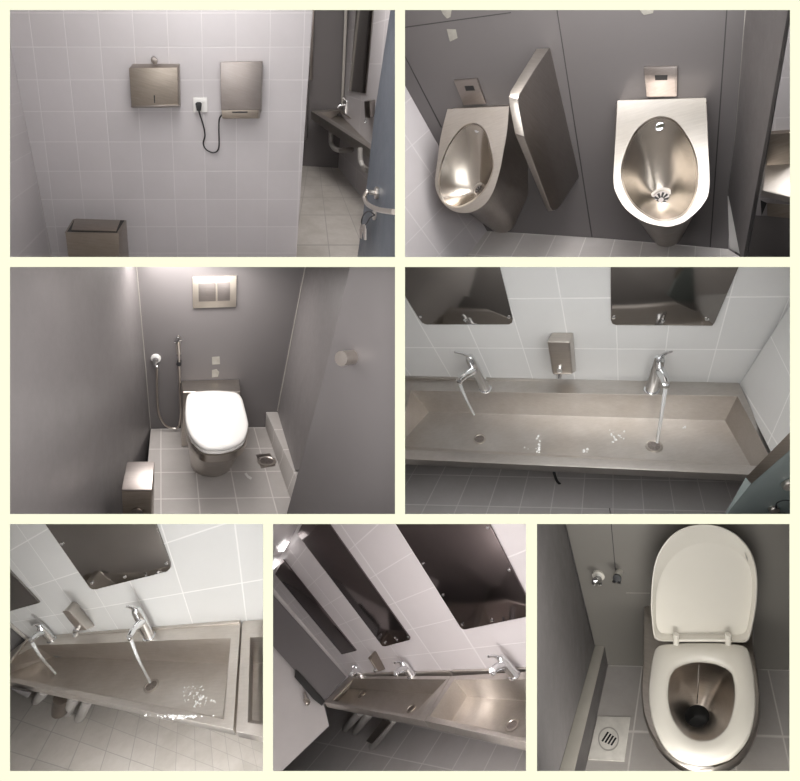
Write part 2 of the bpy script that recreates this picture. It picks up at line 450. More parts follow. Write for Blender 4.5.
def shell(k, mats, zb, top=None):  # unseen enclosure added around each room to contain and reflect its light
    x0, y0, x1, y1 = SHELL[k]
    c = [(x0, y0), (x1, y0), (x1, y1), (x0, y1)]
    f = [at(*p, DB + .012) for p in c]; b = [at(*p, zb) for p in c]
    names = ['ceiling', 'wall_right', 'floor', 'wall_left']  # sides of the added unseen enclosure
    for i in range(4):
        j = (i + 1) % 4
        struct(link(names[i], [f[i], f[j], b[j], b[i]], [(0, 1, 2, 3)], mats[i]))
    struct(link('wall_back', b, [(0, 1, 2, 3)], mats[4]))
def panel_light(k, px, py, z, sx, sy, power, col=(1, 0.96, 0.93), direction=None):  # makes an unseen area lamp; also used for the added fills
    l = bpy.data.lights.new('unseen_lamp', 'AREA'); l.shape = 'RECTANGLE'; l.size = sx; l.size_y = sy; l.energy = power; l.color = col
    o = bpy.data.objects.new('unseen_lamp', l); COL.objects.link(o); o.location = at(px, py, z)
    r = ray(px, py)
    if direction is None:
        d = V((0, r.z, -1)).normalized()
    else: d = V(direction).normalized()
    o.rotation_euler = d.to_track_quat('-Z', 'Y').to_euler()
    return o
def side_fill(k, px, py, z, sx, sy, power, d, col=(1, 0.96, 0.93)):
    return panel_light(k, px, py, z, sx, sy, power, col, d)
M['shell_white'] = plain('unseen_shell_white', (0.55, 0.53, 0.52), 0.8, var=0.03)
M['shell_grey'] = plain('unseen_shell_grey', (0.22, 0.21, 0.205), 0.8, var=0.03)
# ================================================================== ROOM 1: hand drying wall, corridor to the wash troughs
CUR[:] = [4, -20, 398.4, 258.4]
R = Room((202.5, 133.5), 290, (228, 1189), 2.25)
W = R.W
shell(0, [M['shell_white']] * 5, 7.2)
T1 = ([(33.3, 47), (303.7, 47), (58.8, 253), (296.4, 253)], [(-4, 0), (4, 0), (-4, 7), (4, 7)])
wall('wall_back', W, [(2, -20), (6, 20), (20, 95), (35, 170), (53, 262), (296, 262), (312.5, 8), (314, -20)], M['white_tile'], T1)
a, b = W.hit(20, 95), W.hit(50, 250)
PL = plane_pd(a, b, R.n)
wall('wall_left', PL, [(-5, -20), (2, -20), (6, 20), (20, 95), (35, 170), (53, 262), (-5, 262)], M['white_tile'],
     ([(25, 114), (5, 121), (45.6, 228), (5, 268)], [(0, 2), (1, 2), (0, 6), (1, 6)]))
# return of the tiled wall where it ends, and the corridor behind
e0, e1 = W.hit(312.2, 12), W.hit(296.2, 256)
struct(link('trim_1', [W.hit(313.5, 4), W.hit(296, 258), W.hit(296, 258) - R.n * .10 - R.r * .03, W.hit(313.5, 4) - R.n * .10 - R.r * .03], [(0, 1, 2, 3)], M['white_tile']))
FL = R.level(297, 285)
g0, g1 = FL.hit(337, 166), FL.hit(366, 203)
S = plane_pd(g0, g1, R.u)
X = Plane(S.hit(343, 100), R.n)
wall('floor', FL, [(290, 262), (300, 150), (304, 128), (337, 128), (345, 160), (398, 240), (398, 262)], M['floor_tile_dirty'],
     ([(300, 215), (350, 215), (295, 245), (362, 245)], [(0, 0), (2, 0), (0, 1), (2, 1)]))
wall('wall_right', S, [(346, -20), (399, -20), (399, 246), (366, 203), (337, 166), (341.5, 108)], M['white_tile'],
     ([(352, 30), (385, 20), (349, 80), (380, 85)], [(0, 0), (2, 0), (0, 1.5), (2, 1.5)]))
wall('wall_far', X, [(309, -20), (347.5, -20), (342, 111), (338, 168), (300, 168)], M['panel'])
pn = thing('cubicle_partition', 'narrow charcoal partition end seen past the tiled wall, beside the far trough', 'partition', X.off(.1).hit(305, 120))
slab('panel', X.off(.14), [(302, 82), (308, 80), (307, 138), (300, 142)], X.off(.10), [(303, 82), (309, 80), (308, 138), (301, 142)], M['panel_dark'], pn)
slab('edge_trim', X.off(.16), [(312.5, -15), (315, -15), (312, 80), (309.5, 80)], X.off(.10), [(313, -15), (315.6, -15), (312.6, 80), (310, 80)], M['steel_dark'], pn)
st = slab('corner_trim', X.off(.06), [(345.3, -15), (348.5, -15), (343.3, 104), (341, 104)], X.off(.01), [(346, -15), (349, -15), (344, 104), (341.6, 104)], M['seal']); st.name = 'trim_2'; struct(st)
# trough in the corridor
P = Plane(S.hit(341, 108), R.u)
R1b = type('r', (), {})(); R1b.u = R.u; R1b.W = S; R1b.n = S.n; R1b.r = (g1 - g0).normalized()
th, PB, dp = trough(R1b, P, [(341, 108.5), (390, 139), (390, 161.5), (311, 110.8)], [(339.5, 110.5), (388, 141), (386, 155.5), (317.5, 112.3)],
                    [(339.5, 113.5), (388, 148), (386, 156.5), (331, 119)], 0, 'long steel trough sink receding along the corridor behind the blue door', 'steel wash troughs', M['steel_h'], lip=.07)
m = S.off(.004)
mi = thing('mirror', 'tall narrow dark mirror on the corridor wall, seen past the end of the tiled wall', 'mirror', m.hit(362, 60))
plate('glass', m, [(357.2, 8), (374.5, 4), (366.4, 93.5), (350, 91)], .008, M['mirror'], mi)
th2 = thing('soap_dispenser', 'small steel soap dispenser on the corridor wall below the narrow mirror', 'soap dispenser', S.hit(370, 112))
slab('case', S.off(.10), [(364, 101.5), (369.5, 101), (370.5, 118), (365, 118)], S, [(367, 100), (375, 99.5), (374.5, 116), (368, 116.5)], M['steel_dark'], th2, bevel=.006)
p = S.off(.07).hit(366.5, 117); tube('nozzle', [p, p - R.u * .03, p - R.u * .045 + S.n * .01], .008, M['chrome'], th2, 10, 4)
b = P.hit(346, 113)
tp = thing('mixer_tap', 'tiny chrome tap at the far end of the corridor trough', 'tap', b)
tube('body', [b, b + R.u * .05, b + R.u * .10], .018, M['chrome'], tp, 12, 1); q = b + R.u * .07
tube('spout', [q, q + S.n * .06 - R.u * .01, q + S.n * .09 - R.u * .03], .011, M['chrome'], tp, 10, 4)
tube('lever', [b + R.u * .10, b + R.u * .13 + S.n * .04], .009, M['chrome'], tp, 10, 1)
for lb, q0, q1, q2, q3 in (('pale waste pipe curving under the far half of the corridor trough', (331, 131), (331.5, 144), (338, 150), (352, 149.5)),
                          ('pale waste pipe under the near half of the corridor trough, close to the door', (360, 148), (360.5, 161), (364, 168), (370, 171))):
    k = .22
    o = tube('waste_pipe', [S.off(k).hit(q0), S.off(k).hit(q1), S.off(k * .9).hit(q2), S.off(.02).hit(q3)], .022, M['pipe'], None, 12, 6)
    tag(o, lb, 'pipe', 'waste pipes under the corridor trough')
# paper towel dispenser
Wf, Wm = W.off(.075), W.off(.0)
th = thing('paper_towel_dispenser', 'wide brushed steel paper towel dispenser with a keyhole, left on the tiled wall', 'paper towel dispenser', W.hit(155, 85))
slab('case', Wf, [(128.7, 68), (177.6, 67.4), (178.6, 105.2), (131.2, 106)], W, [(133, 63.7), (180, 63.6), (181, 107), (134, 107.6)], M['steel_brown'], th, bevel=.004)
slab('bottom_lip', W.off(.079), [(130.6, 105.6), (179, 104.6), (179.2, 106.4), (131, 107.6)], W.off(.01), [(133, 105.8), (180, 105), (180.6, 107.2), (134, 108)], M['steel_dark'], th, bevel=.001)
plate('keyhole', Wf, [(153.7, 95.2), (155, 95.2), (155.2, 103), (154.2, 103)], .002, M['black'], th)
p = W.off(.035).hit(154.4, 63.8); q = W.off(.035).hit(154.4, 61)
tube('key_stem', [p, q], .006, M['steel_dark'], th, 10, 1); cyl('key_knob', W.off(.02).hit(154.4, 60), R.n, .013, .02, M['steel_dark'], th)
# hand dryer
th = thing('hand_dryer', 'tall narrow brushed steel hand dryer with a black cable, right on the tiled wall', 'hand dryer', W.hit(241, 90))
Wf = W.off(.07)
slab('cover', Wf, [(220, 62.2), (262, 61.2), (260.6, 109.6), (221, 110.2)], W, [(221.5, 61.6), (263, 60.8), (262, 112), (222.5, 112)], M['steel_mid'], th, bevel=.004)
slab('outlet_hood', W.off(.062), [(221.4, 110.2), (259, 109.8), (257.8, 118.4), (222, 118.6)], W, [(222.6, 110), (261, 109.6), (260, 118.4), (223.4, 118.8)], M['steel_brown'], th, bevel=.003)
plate('air_slot', W.off(.062), [(232, 111.5), (247.7, 111.3), (247.5, 112.9), (232.2, 113)], .002, M['black'], th)
# socket, plug and cable
th = thing('wall_socket', 'white square wall socket with a black plug, between the dispenser and the dryer', 'socket', W.hit(200, 104))
plate('faceplate', W, [(192.9, 97.4), (207.2, 97), (207.5, 111.7), (193.3, 112)], .010, M['white'], th, bevel=.003)
plate('rocker_switch', W.off(.010), [(202.6, 99.4), (205.4, 99.4), (205.4, 103), (202.6, 103)], .003, M['white'], th)
th = thing('power_plug', 'black plug with the looping cable of the hand dryer', 'plug', W.hit(199, 108))
slab('plug_body', W.off(.045), [(195.2, 103.4), (197, 102), (200.4, 102), (202, 103.6), (201, 110.8), (196.8, 111)], W.off(.010), [(195.6, 103.4), (197.4, 102.4), (200.6, 102.4), (201.8, 103.8), (200.8, 110.2), (197, 110.4)], M['black'], th, bevel=.003)
pts = [W.off(h).hit(*c) for h, c in ((.03, (199, 109.5)), (.028, (199.4, 113)), (.02, (203, 124)), (.012, (205, 135)), (.01, (203.3, 143.5)), (.01, (206.7, 150)), (.01, (214, 152.6)), (.012, (218.8, 147.7)), (.016, (218.9, 128.6)), (.025, (219.4, 119)), (.03, (222, 115)))]
tube('cable', pts, .0034, M['black'], th, 10, 6)
# waste bin
Pb = W.off(.30)
top = [(73, 220), (126.5, 220.8), (118.7, 233.7), (65.1, 233)]
Pf, Pk = W.off(.30), W.off(.10)
A = [Pk.hit(73, 220), Pk.hit(126.5, 220.8), Pf.hit(118.7, 233.7), Pf.hit(65.1, 233)]
low = [Pk.hit(76, 258), Pk.hit(129, 258), Pf.hit(119, 258), Pf.hit(68.2, 258)]
low = [a + (l - a) * 1.0 for a, l in zip(A, low)]
th = thing('waste_bin', 'brown stained steel waste bin with a flap lid below the paper towel dispenser', 'bin', sum(low, V()) / 4)
loft('body', [A, low], M['steel_brown'], th, bevel=.004)
nn = (A[1] - A[0]).cross(A[3] - A[0]).normalized(); nn = nn if nn.dot(CAM - A[0]) > 0 else -nn
cc = sum(A, V()) / 4
fl = [c + (cc - c) * .10 + nn * .004 for c in A]
fl2 = [fl[0] + (fl[1] - fl[0]) * .0, fl[1] + (fl[3] - fl[1]) * .06, fl[2], fl[3] + (fl[1] - fl[3]) * .06]
loft('lid_frame', [[a for a in A], [a + nn * .003 for a in A]], M['steel_brown'], th, smooth=False)
loft('flap_gap', [[a + (cc - a) * .07 + nn * .0032 for a in A], [a + (cc - a) * .07 + nn * .0042 for a in A]], M['dark_gap'], th, smooth=False)
loft('swing_flap', [[x + nn * .002 for x in fl2], [x + nn * .006 for x in fl2]], M['steel_brown'], th, bevel=.001)
# blue door with handle and keys
d0 = at(375, 113, 1.75); d1 = at(398, 113, 1.45)
D = plane_pd(d0, d1, R.u); Db = Plane(D.p - R.r * .0, D.n).off(-.035)
th = thing('door', 'blue grey door standing open at the right, with a lever handle and keys in the lock', 'door', D.hit(385, 200))
slab('leaf', D, clip([(391.6, 2), (399, 2), (399, 262), (356.8, 262), (366.5, 188), (374.6, 113)]), Db, clip([(393, 2), (399, 2), (399, 262), (358.4, 262), (368, 188), (376, 113)]), M['door_blue'], th, bevel=.002)
p = D.hit(378, 193)
cyl('handle_rose', p, D.n, .022, .012, M['nickel'], th)
tube('lever_handle', [p, p + D.n * .04, D.off(.05).hit(367, 192), D.off(.055).hit(364.6, 197), D.off(.055).hit(367.5, 204), D.off(.055).hit(378, 209.5), D.off(.05).hit(394, 212)], .0085, M['nickel'], th, 14, 6)
q = D.hit(375.5, 215); cyl('lock_rose', q, D.n, .02, .010, M['nickel'], th)
th = thing('key_bunch', 'bunch of keys on a black ring hanging from the door lock', 'keys', D.off(.03).hit(364, 222))
c = D.off(.03)
tube('key_ring', [c.hit(374.5, 215), c.hit(370, 211.5), c.hit(366, 212.5), c.hit(362.5, 217), c.hit(361.5, 223), c.hit(364, 226), c.hit(367, 223), c.hit(370, 218), c.hit(374.5, 215)], .0028, M['black'], th, 8, 5)
for q in ([(361, 225), (365.5, 224), (366.5, 231), (362, 232)], [(363, 229), (366.5, 228.5), (366.5, 240), (364.5, 240)], [(360, 228), (363, 229), (362, 239), (360.5, 238)]):
    plate('key', D.off(.028 + random.random() * .008), q, .003, M['nickel'], th)
panel_light(0, 150, -330, 1.02, .55, .45, 2, direction=(-.35, 1, -.45))
panel_light(0, 190, -150, 1.42, .35, .3, 4, direction=(-.25, .75, -.6))
panel_light(0, 352, -90, 2.6, .7, .7, 20, direction=(.0, .75, -.8))

# ================================================================== ROOM 2: urinals
CUR[:] = [402, -20, 796, 258.4]
R = Room((597, 133), 290, (668, 800), 1.9, hvp=(-620, 140), hdir=-1)
W = R.W
shell(1, [M['shell_white'], M['shell_grey'], M['shell_grey'], M['shell_white'], M['shell_grey']], 4.2)
wall('wall_back', W, [(350, -20), (399, 75), (432, 134), (487, 231), (600, 238), (728, 249), (736, 130), (747, -20)], M['panel'])
for n_, q in enumerate(([(405, 55.5), (405, 57.2), (441, 128), (442, 127)], [(555, 0), (556, 0), (592.6, 237), (591.4, 237)], [(727, 0), (728.2, 0), (710.8, 247), (709.6, 247)], [(402, 27.2), (402, 28.2), (511, 13), (511, 12)])):
    o = plate('trim_%d' % (n_ + 3), W, q, .0006, M['groove']); struct(o)
for lb, q in (('upper beige filler patch on the grey wall, cut by the top edge at left', [(440, 8), (452, 8), (450.5, 17), (447, 18.5), (443, 14)]),
              ('lower beige filler patch on the grey wall above the left sensor plate', [(446.8, 29), (455.8, 29.4), (457.6, 38), (450, 41.6)]),
              ('beige filler patch at the top edge above the right sensor plate', [(638, 8), (654, 8), (653, 13), (644, 15)])):
    o = plate('filler_patch', W, q, .001, M['plaster'], None, 0); tag(o, lb, 'filler patch', 'filler patches on the urinal wall')
a, b = W.hit(399, 75), W.hit(487, 231)
PL = plane_pd(a, b, R.n)
wall('wall_left', PL, [(350, -20), (399, 75), (432, 134), (487, 231), (463, 262), (395, 262), (350, 262)], M['white_tile'],
     ([(431, 174), (449, 201), (401.5, 202), (421, 229)], [(0, 0), (0, 1), (1, 0), (1, 1)]))
FL = Plane(W.hit(600, 238), R.u)
fa = plane3(W.hit(487, 231), W.hit(728, 249), FL.hit(600, 258))
wall('floor', fa, [(487, 231), (600, 238), (728, 249), (748, 262), (455, 262)], M['floor_tile_pale'],
     ([(525, 232), (615, 239), (511, 257), (608, 263)], [(0, 0), (3, 0), (0, 1), (3, 1)]))
def urinal(label, face, op, dc, body, tip, top_off, bot_off, topq, botq, spout, sensor_c):
    FP = plane3(W.off(top_off).hit(topq[0]), W.off(top_off).hit(topq[1]), W.off(bot_off).hit(botq))
    n = 96
    fr = ring_px(face, dc[1], n, True, (0, 1)); orr = ring_px(op, dc[1], n)
    orl = shrink(orr, dc[1], -.025)
    th = thing('urinal', label, 'urinal', W.hit(tip), 'steel urinals')
    bk = ring_px(body, dc[1], n, False)
    back = [W.hit(p) for p in bk]; frp = [FP.hit(p) for p in fr]; frb = [p - FP.n * .014 for p in frp]
    mid = [a * .5 + b_ * .5 for a, b_ in zip(frb, back)]
    lipin = [FP.off(-.008).hit(p) for p in shrink(orr, dc[1], .02)]
    rings = [back, mid, frb, frp, FP.hits(orl), lipin]
    loft('shell', rings, M['steel'], th, cap0=True, cap1=False, angle=35)
    bowl = [lipin]
    for t, d in ((.16, .03), (.36, .06), (.58, .085), (.78, .10), (.9, .106)):
        bowl.append([FP.off(-d).hit(p) for p in shrink(orr, dc[0], t)])
    loft('bowl', bowl, M['steel_bowl'], th, cap0=False, cap1=True, angle=80)
    DP = FP.off(-.100)
    return th, FP
th, FP = urinal('left steel urinal turned towards the tiled wall, left of the divider panel',
    [(447.5, 109), (509, 106.3), (507, 131), (502, 160), (499.5, 172), (493.5, 191), (485, 204), (473, 211.5), (461, 212.8), (451, 210), (442, 202), (436.5, 191), (435, 180), (437.5, 160), (441, 135)],
    [(475, 124), (484.5, 131), (490, 148), (493, 165), (490, 178), (483, 191), (470, 202), (456, 207), (445, 202), (439.5, 190), (439.5, 175), (444, 157), (453, 139), (464, 127)],
    ((478, 189), (467, 165)), [(452, 108), (516, 104), (527.5, 150), (528, 196), (513, 228), (506, 233), (497, 233.4), (488, 227), (470, 214), (455, 190), (448, 150)], (500, 232),
    .10, .36, ((447.5, 109), (509, 106.3)), (461, 212), None, None)
P = FP.off(-.102)
drain(th, FP.off(-.1), (480, 191), .036, 10, M['steel'], M['dark_gap'])
cyl('water_spout', FP.off(-.05).hit(480, 131), FP.n, .014, .03, M['chrome'], th)
th, FP = urinal('right steel urinal below the right sensor plate, between the divider panel and the partition',
    [(617.5, 100.5), (706, 98), (707.8, 140), (709.3, 187), (702.5, 205), (687, 220), (676, 225), (665, 226.5), (645, 222), (627, 210), (617, 195), (613.6, 182), (614.5, 155), (616, 130)],
    [(661, 117.5), (675, 122), (687, 137), (694, 152), (697.4, 168), (697, 186), (692, 203), (681, 215.5), (661, 220.5), (641, 211), (628, 196), (622, 178), (623.5, 160), (634, 135), (647, 122)],
    ((661, 197), (661, 172)), [(616, 100), (707, 97.5), (709, 150), (706, 186), (692, 218), (680, 240), (674, 246), (666, 248), (659, 246.5), (653, 240), (634, 214), (616, 184), (614.5, 150)], (666, 247),
    .10, .34, ((617.5, 100.5), (706, 98)), (665, 226), None, None)
drain(th, FP.off(-.1), (661, 200), .045, 10, M['steel'], M['dark_gap'])
cyl('water_spout', FP.off(-.045).hit(660, 128), FP.n, .014, .03, M['chrome'], th)
for lb, q, wn in (('left steel flush sensor plate with a small black window, above the left urinal', [(454.5, 79.2), (478, 77.6), (487, 102.6), (464.6, 104)], [(464.6, 86), (473.2, 85.6), (475, 90.4), (466, 90.8)]),
              ('right steel flush sensor plate with a raised frame, above the right urinal', [(644.5, 66.2), (678.2, 65), (677.6, 95), (647, 95.6)], [(655, 75.2), (667.6, 75), (667.4, 80), (655.2, 80.2)])):
    th = thing('flush_sensor', lb, 'flush sensor', W.hit(q[0]), 'flush sensor plates')
    c = lerp2(lerp2(q[0], q[2], .5), lerp2(q[1], q[3], .5), .5)
    plate('frame', W, q, .012, M['steel_mid'], th, .003)
    plate('cover', W.off(.012), shrink(q, c, .13), .003, M['steel_mid'], th, .001)
    plate('sensor_window', W.off(.015), wn, .001, M['black'], th, 0)
# divider
a, b = W.hit(550, 47.8), W.hit(579, 176)
DV = plane_pd(a, b, R.n)
fa_ = [(550, 47.8), (534, 71), (519.5, 94.5), (518, 99), (519, 108), (524.5, 137), (550.5, 207.5), (552.5, 210.4), (556.5, 209.6), (560, 206), (579, 177), (572, 135)]
fb_ = [(536.5, 48.6), (523, 70), (510, 91.5), (508.6, 97), (509.4, 106), (515, 134), (546, 208), (548, 211.4), (552, 211), (554.5, 207), (570, 178), (560, 135)]
bk = plane_pd(DV.hit(519.5, 94.5) - R.r * .03, DV.hit(550.5, 207.5) - R.r * .03, R.n)
A_, B_ = DV.hits(fa_), bk.hits(fb_); k_ = len(A_)
o = link('urinal_divider', A_ + B_, [tuple(range(k_)), tuple(range(k_, 2 * k_))] + [(i, (i + 1) % k_, k_ + (i + 1) % k_, k_ + i) for i in range(k_)], None, mats=[M['steel_dark'], M['steel']], fm=[0, 0] + [1] * k_, bevel=.002)
tag(o, 'tilted steel divider panel with rounded corners between the two urinals', 'divider')
# partition at the right
a, b = W.hit(746, 8), W.hit(728, 192)
PT = plane3(a, b, at(788, 17, 1.12))
pa = [(748, -20), (797, -20), (787.5, 18), (768, 130), (744, 260), (741, 260), (728, 193), (736, 130)]
pb = [(752, -20), (800, -20), (792, 18), (772.2, 130), (747.5, 260), (744, 260), (731, 193), (739, 130)]
th = thing('cubicle_partition', 'scuffed grey partition with a black edge to the right of the right urinal', 'partition', PT.hit(740, 220))
slab('panel', PT, clip(pa), PT.off(-.012), clip(pa), M['panel'], th, bevel=0)
ed = [(785.6, 18), (788.6, 18), (769.4, 130), (746, 259), (743, 259), (766, 130)]
slab('black_edge', PT.off(.003), clip([(791, -12), (796, -12), (790, 18), (770.5, 130), (746.4, 258), (743.2, 258), (767, 130), (786.6, 18)]), PT.off(-.014), clip([(792, -12), (796.5, -12), (791, 18), (771.5, 130), (747.4, 258), (744.2, 258), (768, 130), (787.6, 18)]), M['black'], th, bevel=0)
bead = tube('seal', [W.hit(746.3, 2), W.hit(736.3, 130), W.hit(729, 192)], .0018, M['seal'], None, 8, 1); bead.name = 'trim_7'; struct(bead)
# wash room glimpsed behind the partition
X = W.off(-.55)
wall('wall_far', X, [(720, -20), (800, -20), (800, 262), (720, 262)], M['white_tile'],
     ([(775, 78), (800, 77), (775, 118), (800, 117)], [(0, 0), (1, 0), (0, 1), (1, 1)]))
P = Plane(X.off(.02).hit(770, 164), R.u)
th = thing('trough_sink', 'corner of a steel trough sink cut off at the right edge, behind the grey partition', 'sink', P.hit(775, 190), 'steel wash troughs')
a = P.hits([(765, 163), (796, 162), (796, 198), (762, 190)])
loft('rim', [a, [x - R.u * .03 for x in a]], M['steel_h'], th, bevel=.006, seg=3)
q = X.hits([(768, 131), (796, 129), (796, 164), (766, 166)])
loft('splashback', [[x + R.n * .03 for x in q], q], M['steel_brown'], th, bevel=.003)
q = P.hits([(770, 205), (796, 206)]); Y = Plane(a[3] - R.n * .06, R.n)
loft('apron', [Y.hits([(767, 203), (796, 205), (796, 219), (767, 216)]), Y.off(-.02).hits([(767, 203), (796, 205), (796, 219), (767, 216)])], M['steel_brown'], th, bevel=.002)
Z = Plane(a[3] - R.n * .02, R.n)
loft('bracket', [Z.hits([(760.5, 200), (767, 203), (761.5, 216)]), Z.off(-.03).hits([(760.5, 200), (767, 203), (761.5, 216)])], M['black'], th, bevel=.001)
wall('baseboard_right', Plane(Y.p - R.n * .1, R.n), [(735, 214), (800, 218), (800, 262), (735, 262)], M['panel'])
o = plate('trim_17', W, [(727.6, 196), (731, 196), (747, 258), (729.5, 248)], .001, M['white'], None, 0); struct(o)
panel_light(1, 690, -300, 1.05, .7, .5, 14, direction=(.0, 1, -.55))
panel_light(1, 900, -60, 1.75, .3, .3, 5, direction=(-.35, .7, -.5))  # unseen fill lamp added to brighten the wash room behind the partition

# ================================================================== ROOM 3: cubicle with the closed toilet
CUR[:] = [4, 260.5, 398.4, 515]
R = Room((202, 390), 247, (185, 913), 2.6)
W = R.W
shell(2, [M['shell_white'], M['shell_grey'], M['shell_grey'], M['shell_grey'], M['shell_grey']], 3.6)
FL = R.level(210, 427.5)
wall('wall_back', W, [(134.5, 250), (146, 372), (150.8, 429), (265, 427), (277, 427), (281, 392), (308, 250)], M['panel'])
PL = plane3(W.hit(137, 275), W.hit(150.6, 428), at(4, 390, 1.02))
wall('wall_left', PL, [(134.5, 250), (146, 372), (150.8, 429), (143.4, 520), (-5, 520), (-5, 250)], M['panel'])
wall('floor', FL, [(150.8, 428.8), (265, 427), (320, 427), (320, 520), (143, 520)], M['floor_tile'],
     ([(161, 449), (227, 448.5), (161, 499), (236, 498)], [(0, 1), (2, 1), (0, 3), (2, 3)]))
PR = plane_pd(W.hit(305, 270), W.hit(279, 405), R.n)
wall('wall_right', PR, [(309, 250), (281, 392), (277.4, 411), (290, 470), (330, 470), (365, 250)], M['panel'])
o = tube('bead', [W.off(.003).hit(306.2, 262), W.off(.003).hit(281.4, 390), W.off(.003).hit(277.4, 411)], .003, M['seal'], None, 8, 1); o.name = 'trim_8'; struct(o)
o = tube('bead', [W.off(.003).hit(136.2, 262), W.off(.003).hit(146, 372), W.off(.003).hit(150.6, 428)], .002, M['seal'], None, 8, 1); o.name = 'trim_9'; struct(o)
# kerb
K = Plane(W.hit(271, 412), R.u)
kt = K.hits([(266, 412), (277.4, 411.7), (306, 470), (297, 480)])
kb = FL.hits([(265.2, 427), (276, 426), (305, 500), (292, 504)])
o = loft('kerb', [kt, kb], M['floor_tile'], None, bevel=.003); o.name = 'trim_10'
uv = o.data.uv_layers.new(name='tile')
for l in o.data.loops:
    cc = o.data.vertices[l.vertex_index].co + o.location
    uv.data[l.index].uv = ((cc - kt[0]).dot(R.n) / .22, .5)
struct(o)
# toilet
T = R.level(210, 376)
n = 96
lid = [(189.4, 392.9), (200, 391), (214, 390.4), (228, 391), (237.5, 392.9), (242, 398), (244.6, 407), (247.2, 417), (248.4, 426), (245, 437), (239, 442.5), (230, 446), (217, 447.8), (203, 446.4), (193, 438), (187.5, 428), (185.4, 418), (185.4, 407), (186.4, 398)]
lr = ring_px(lid, (216, 418), n)
th = thing('toilet', 'steel toilet with a closed white lid, standing before the rectangular flush plate', 'toilet', FL.hit(212, 463))
Tl = T.off(-.022)
Tp = T.hits(lr); c = sum(Tp, V()) / n
ins = lambda k, h: [c + (p - c) * k + R.u * h for p in Tp]
loft('lid', [ins(.97, -.02), ins(1.0, -.014), ins(1.0, -.004), ins(.975, .002), ins(.90, .006), ins(.6, .009), ins(.2, .010)], M['white'], th, angle=60)
loft('seat', [ins(.96, -.038), ins(.985, -.034), ins(.985, -.024), ins(.96, -.021)], M['white'], th, angle=60)
basec = FL.hit(211.5, 461); ex = R.r
e3 = FL.hits(ell((211.5, 462), 20.8, 14.8, n))
rim = ins(.99, -.042)
rl = lambda t, dz=0: [a * (1 - t) + b_ * t for a, b_ in zip(rim, e3)]
loft('pedestal', [ins(.9, -.040), ins(1.0, -.040), ins(1.0, -.075), rl(.3), rl(.6), rl(.85), [p + R.u * .0 for p in e3]], M['steel'], th, angle=40)
Tb = T.off(-.004)
tk = [Tb.hit(181.2, 381), Tb.hit(239.2, 379.2), Tb.hit(240.6, 391.6), Tb.hit(182.4, 391.8)]
tk[0] = W.off(.004).hit(181.4, 380.8); tk[1] = W.off(.004).hit(239.2, 379.2)
tb = [FL.drop(p, -R.u) for p in tk]
loft('tank_box', [tk, tb], M['steel'], th, bevel=.006, seg=3)
# flush plate
q = [(192.5, 276.6), (236.6, 275.2), (236, 306.4), (193, 307.8)]
th = thing('flush_plate', 'rectangular brushed steel dual flush plate on the cubicle wall above the closed toilet', 'flush plate', W.hit(214, 291))
plate('frame', W, q, .012, M['champagne'], th, .003)
plate('large_button', W.off(.012), [(198.4, 283), (215.6, 282.4), (215.8, 301), (198.8, 301.5)], .004, M['steel_mid'], th, .0015)
plate('small_button', W.off(.012), [(217.4, 282.3), (230, 282), (230, 300.4), (217.6, 300.9)], .004, M['steel_mid'], th, .0015)
for lb, q in (('upper pale filler patch on the cubicle wall over the toilet', [(212, 357), (219.6, 356.4), (220, 364), (212.2, 364.6)]), ('lower pale filler patch just above the toilet tank box', [(212, 370), (216.5, 369), (219.2, 372), (218, 376.6), (212, 377.4)])):
    tag(plate('filler_patch', W, q, .001, M['plaster'], None, 0), lb, 'filler patch', 'filler patches in the cubicle')
# bidet spray
p = W.hit(156, 358)
th = thing('water_outlet', 'round white wall outlet feeding the bidet hose, left of the toilet', 'water outlet', p)
cyl('escutcheon', p, R.n, .024, .010, M['white'], th); cyl('valve', p, R.n, .014, .045, M['chrome'], th)
tube('elbow', [p + R.n * .035, p + R.n * .04 - R.u * .03, W.off(.04).hit(157, 367)], .010, M['chrome'], th, 12, 4)
th = thing('bidet_sprayer', 'chrome bidet sprayer with a looping metal hose hanging beside the toilet', 'bidet sprayer', W.off(.04).hit(179, 361))
pts = [W.off(.04).hit(*c) for c in ((157, 367), (157, 385), (157.6, 405), (160, 417), (166, 425.5), (174, 428.6), (179, 426), (180.6, 414), (180, 395), (179.3, 370), (178.9, 352))]
tube('hose', pts, .0058, M['nickel'], th, 10, 8)
tube('spray_handle', [W.off(.04).hit(178.9, 354), W.off(.045).hit(178.4, 346), W.off(.055).hit(178.4, 341)], .011, M['nickel'], th, 12, 4)
q = W.off(.05).hit(176, 341.4); cyl('spray_head', q, W.off(.075).hit(182, 336.6) - q, .013, .045, M['chrome'], th, r2=.018)
q = W.hit(179.2, 361); cyl('holder', q, R.n, .012, .05, M['black'], th)
# brush holder on the left wall
Q = FL.off(.28)
tq = Q.hits([(127, 463.2), (154.5, 463), (151.8, 491.4), (121.6, 491.4)])
bq = [p - R.u * .30 + (tq[0] - p) * .06 for p in tq]
th = thing('toilet_brush_holder', 'square steel brush holder standing at the foot of the left cubicle wall', 'brush holder', sum(bq, V()) / 4)
loft('box', [tq, bq], M['steel_brown'], th, bevel=.004)
tt = sum(tq, V()) / 4
loft('cover', [[p + R.u * .001 for p in tq], [p + R.u * .008 for p in tq]], M['steel_mid'], th, bevel=.003)
fm = (bq[3] + bq[2] + tq[3] + tq[2]) / 4
nf = (tq[2] - tq[3]).cross(R.u).normalized(); nf = nf if nf.dot(CAM - fm) > 0 else -nf
cyl('front_stud', (tq[3] + tq[2]) / 2 - R.u * .10, nf, .022, .006, M['steel_dark'], th)
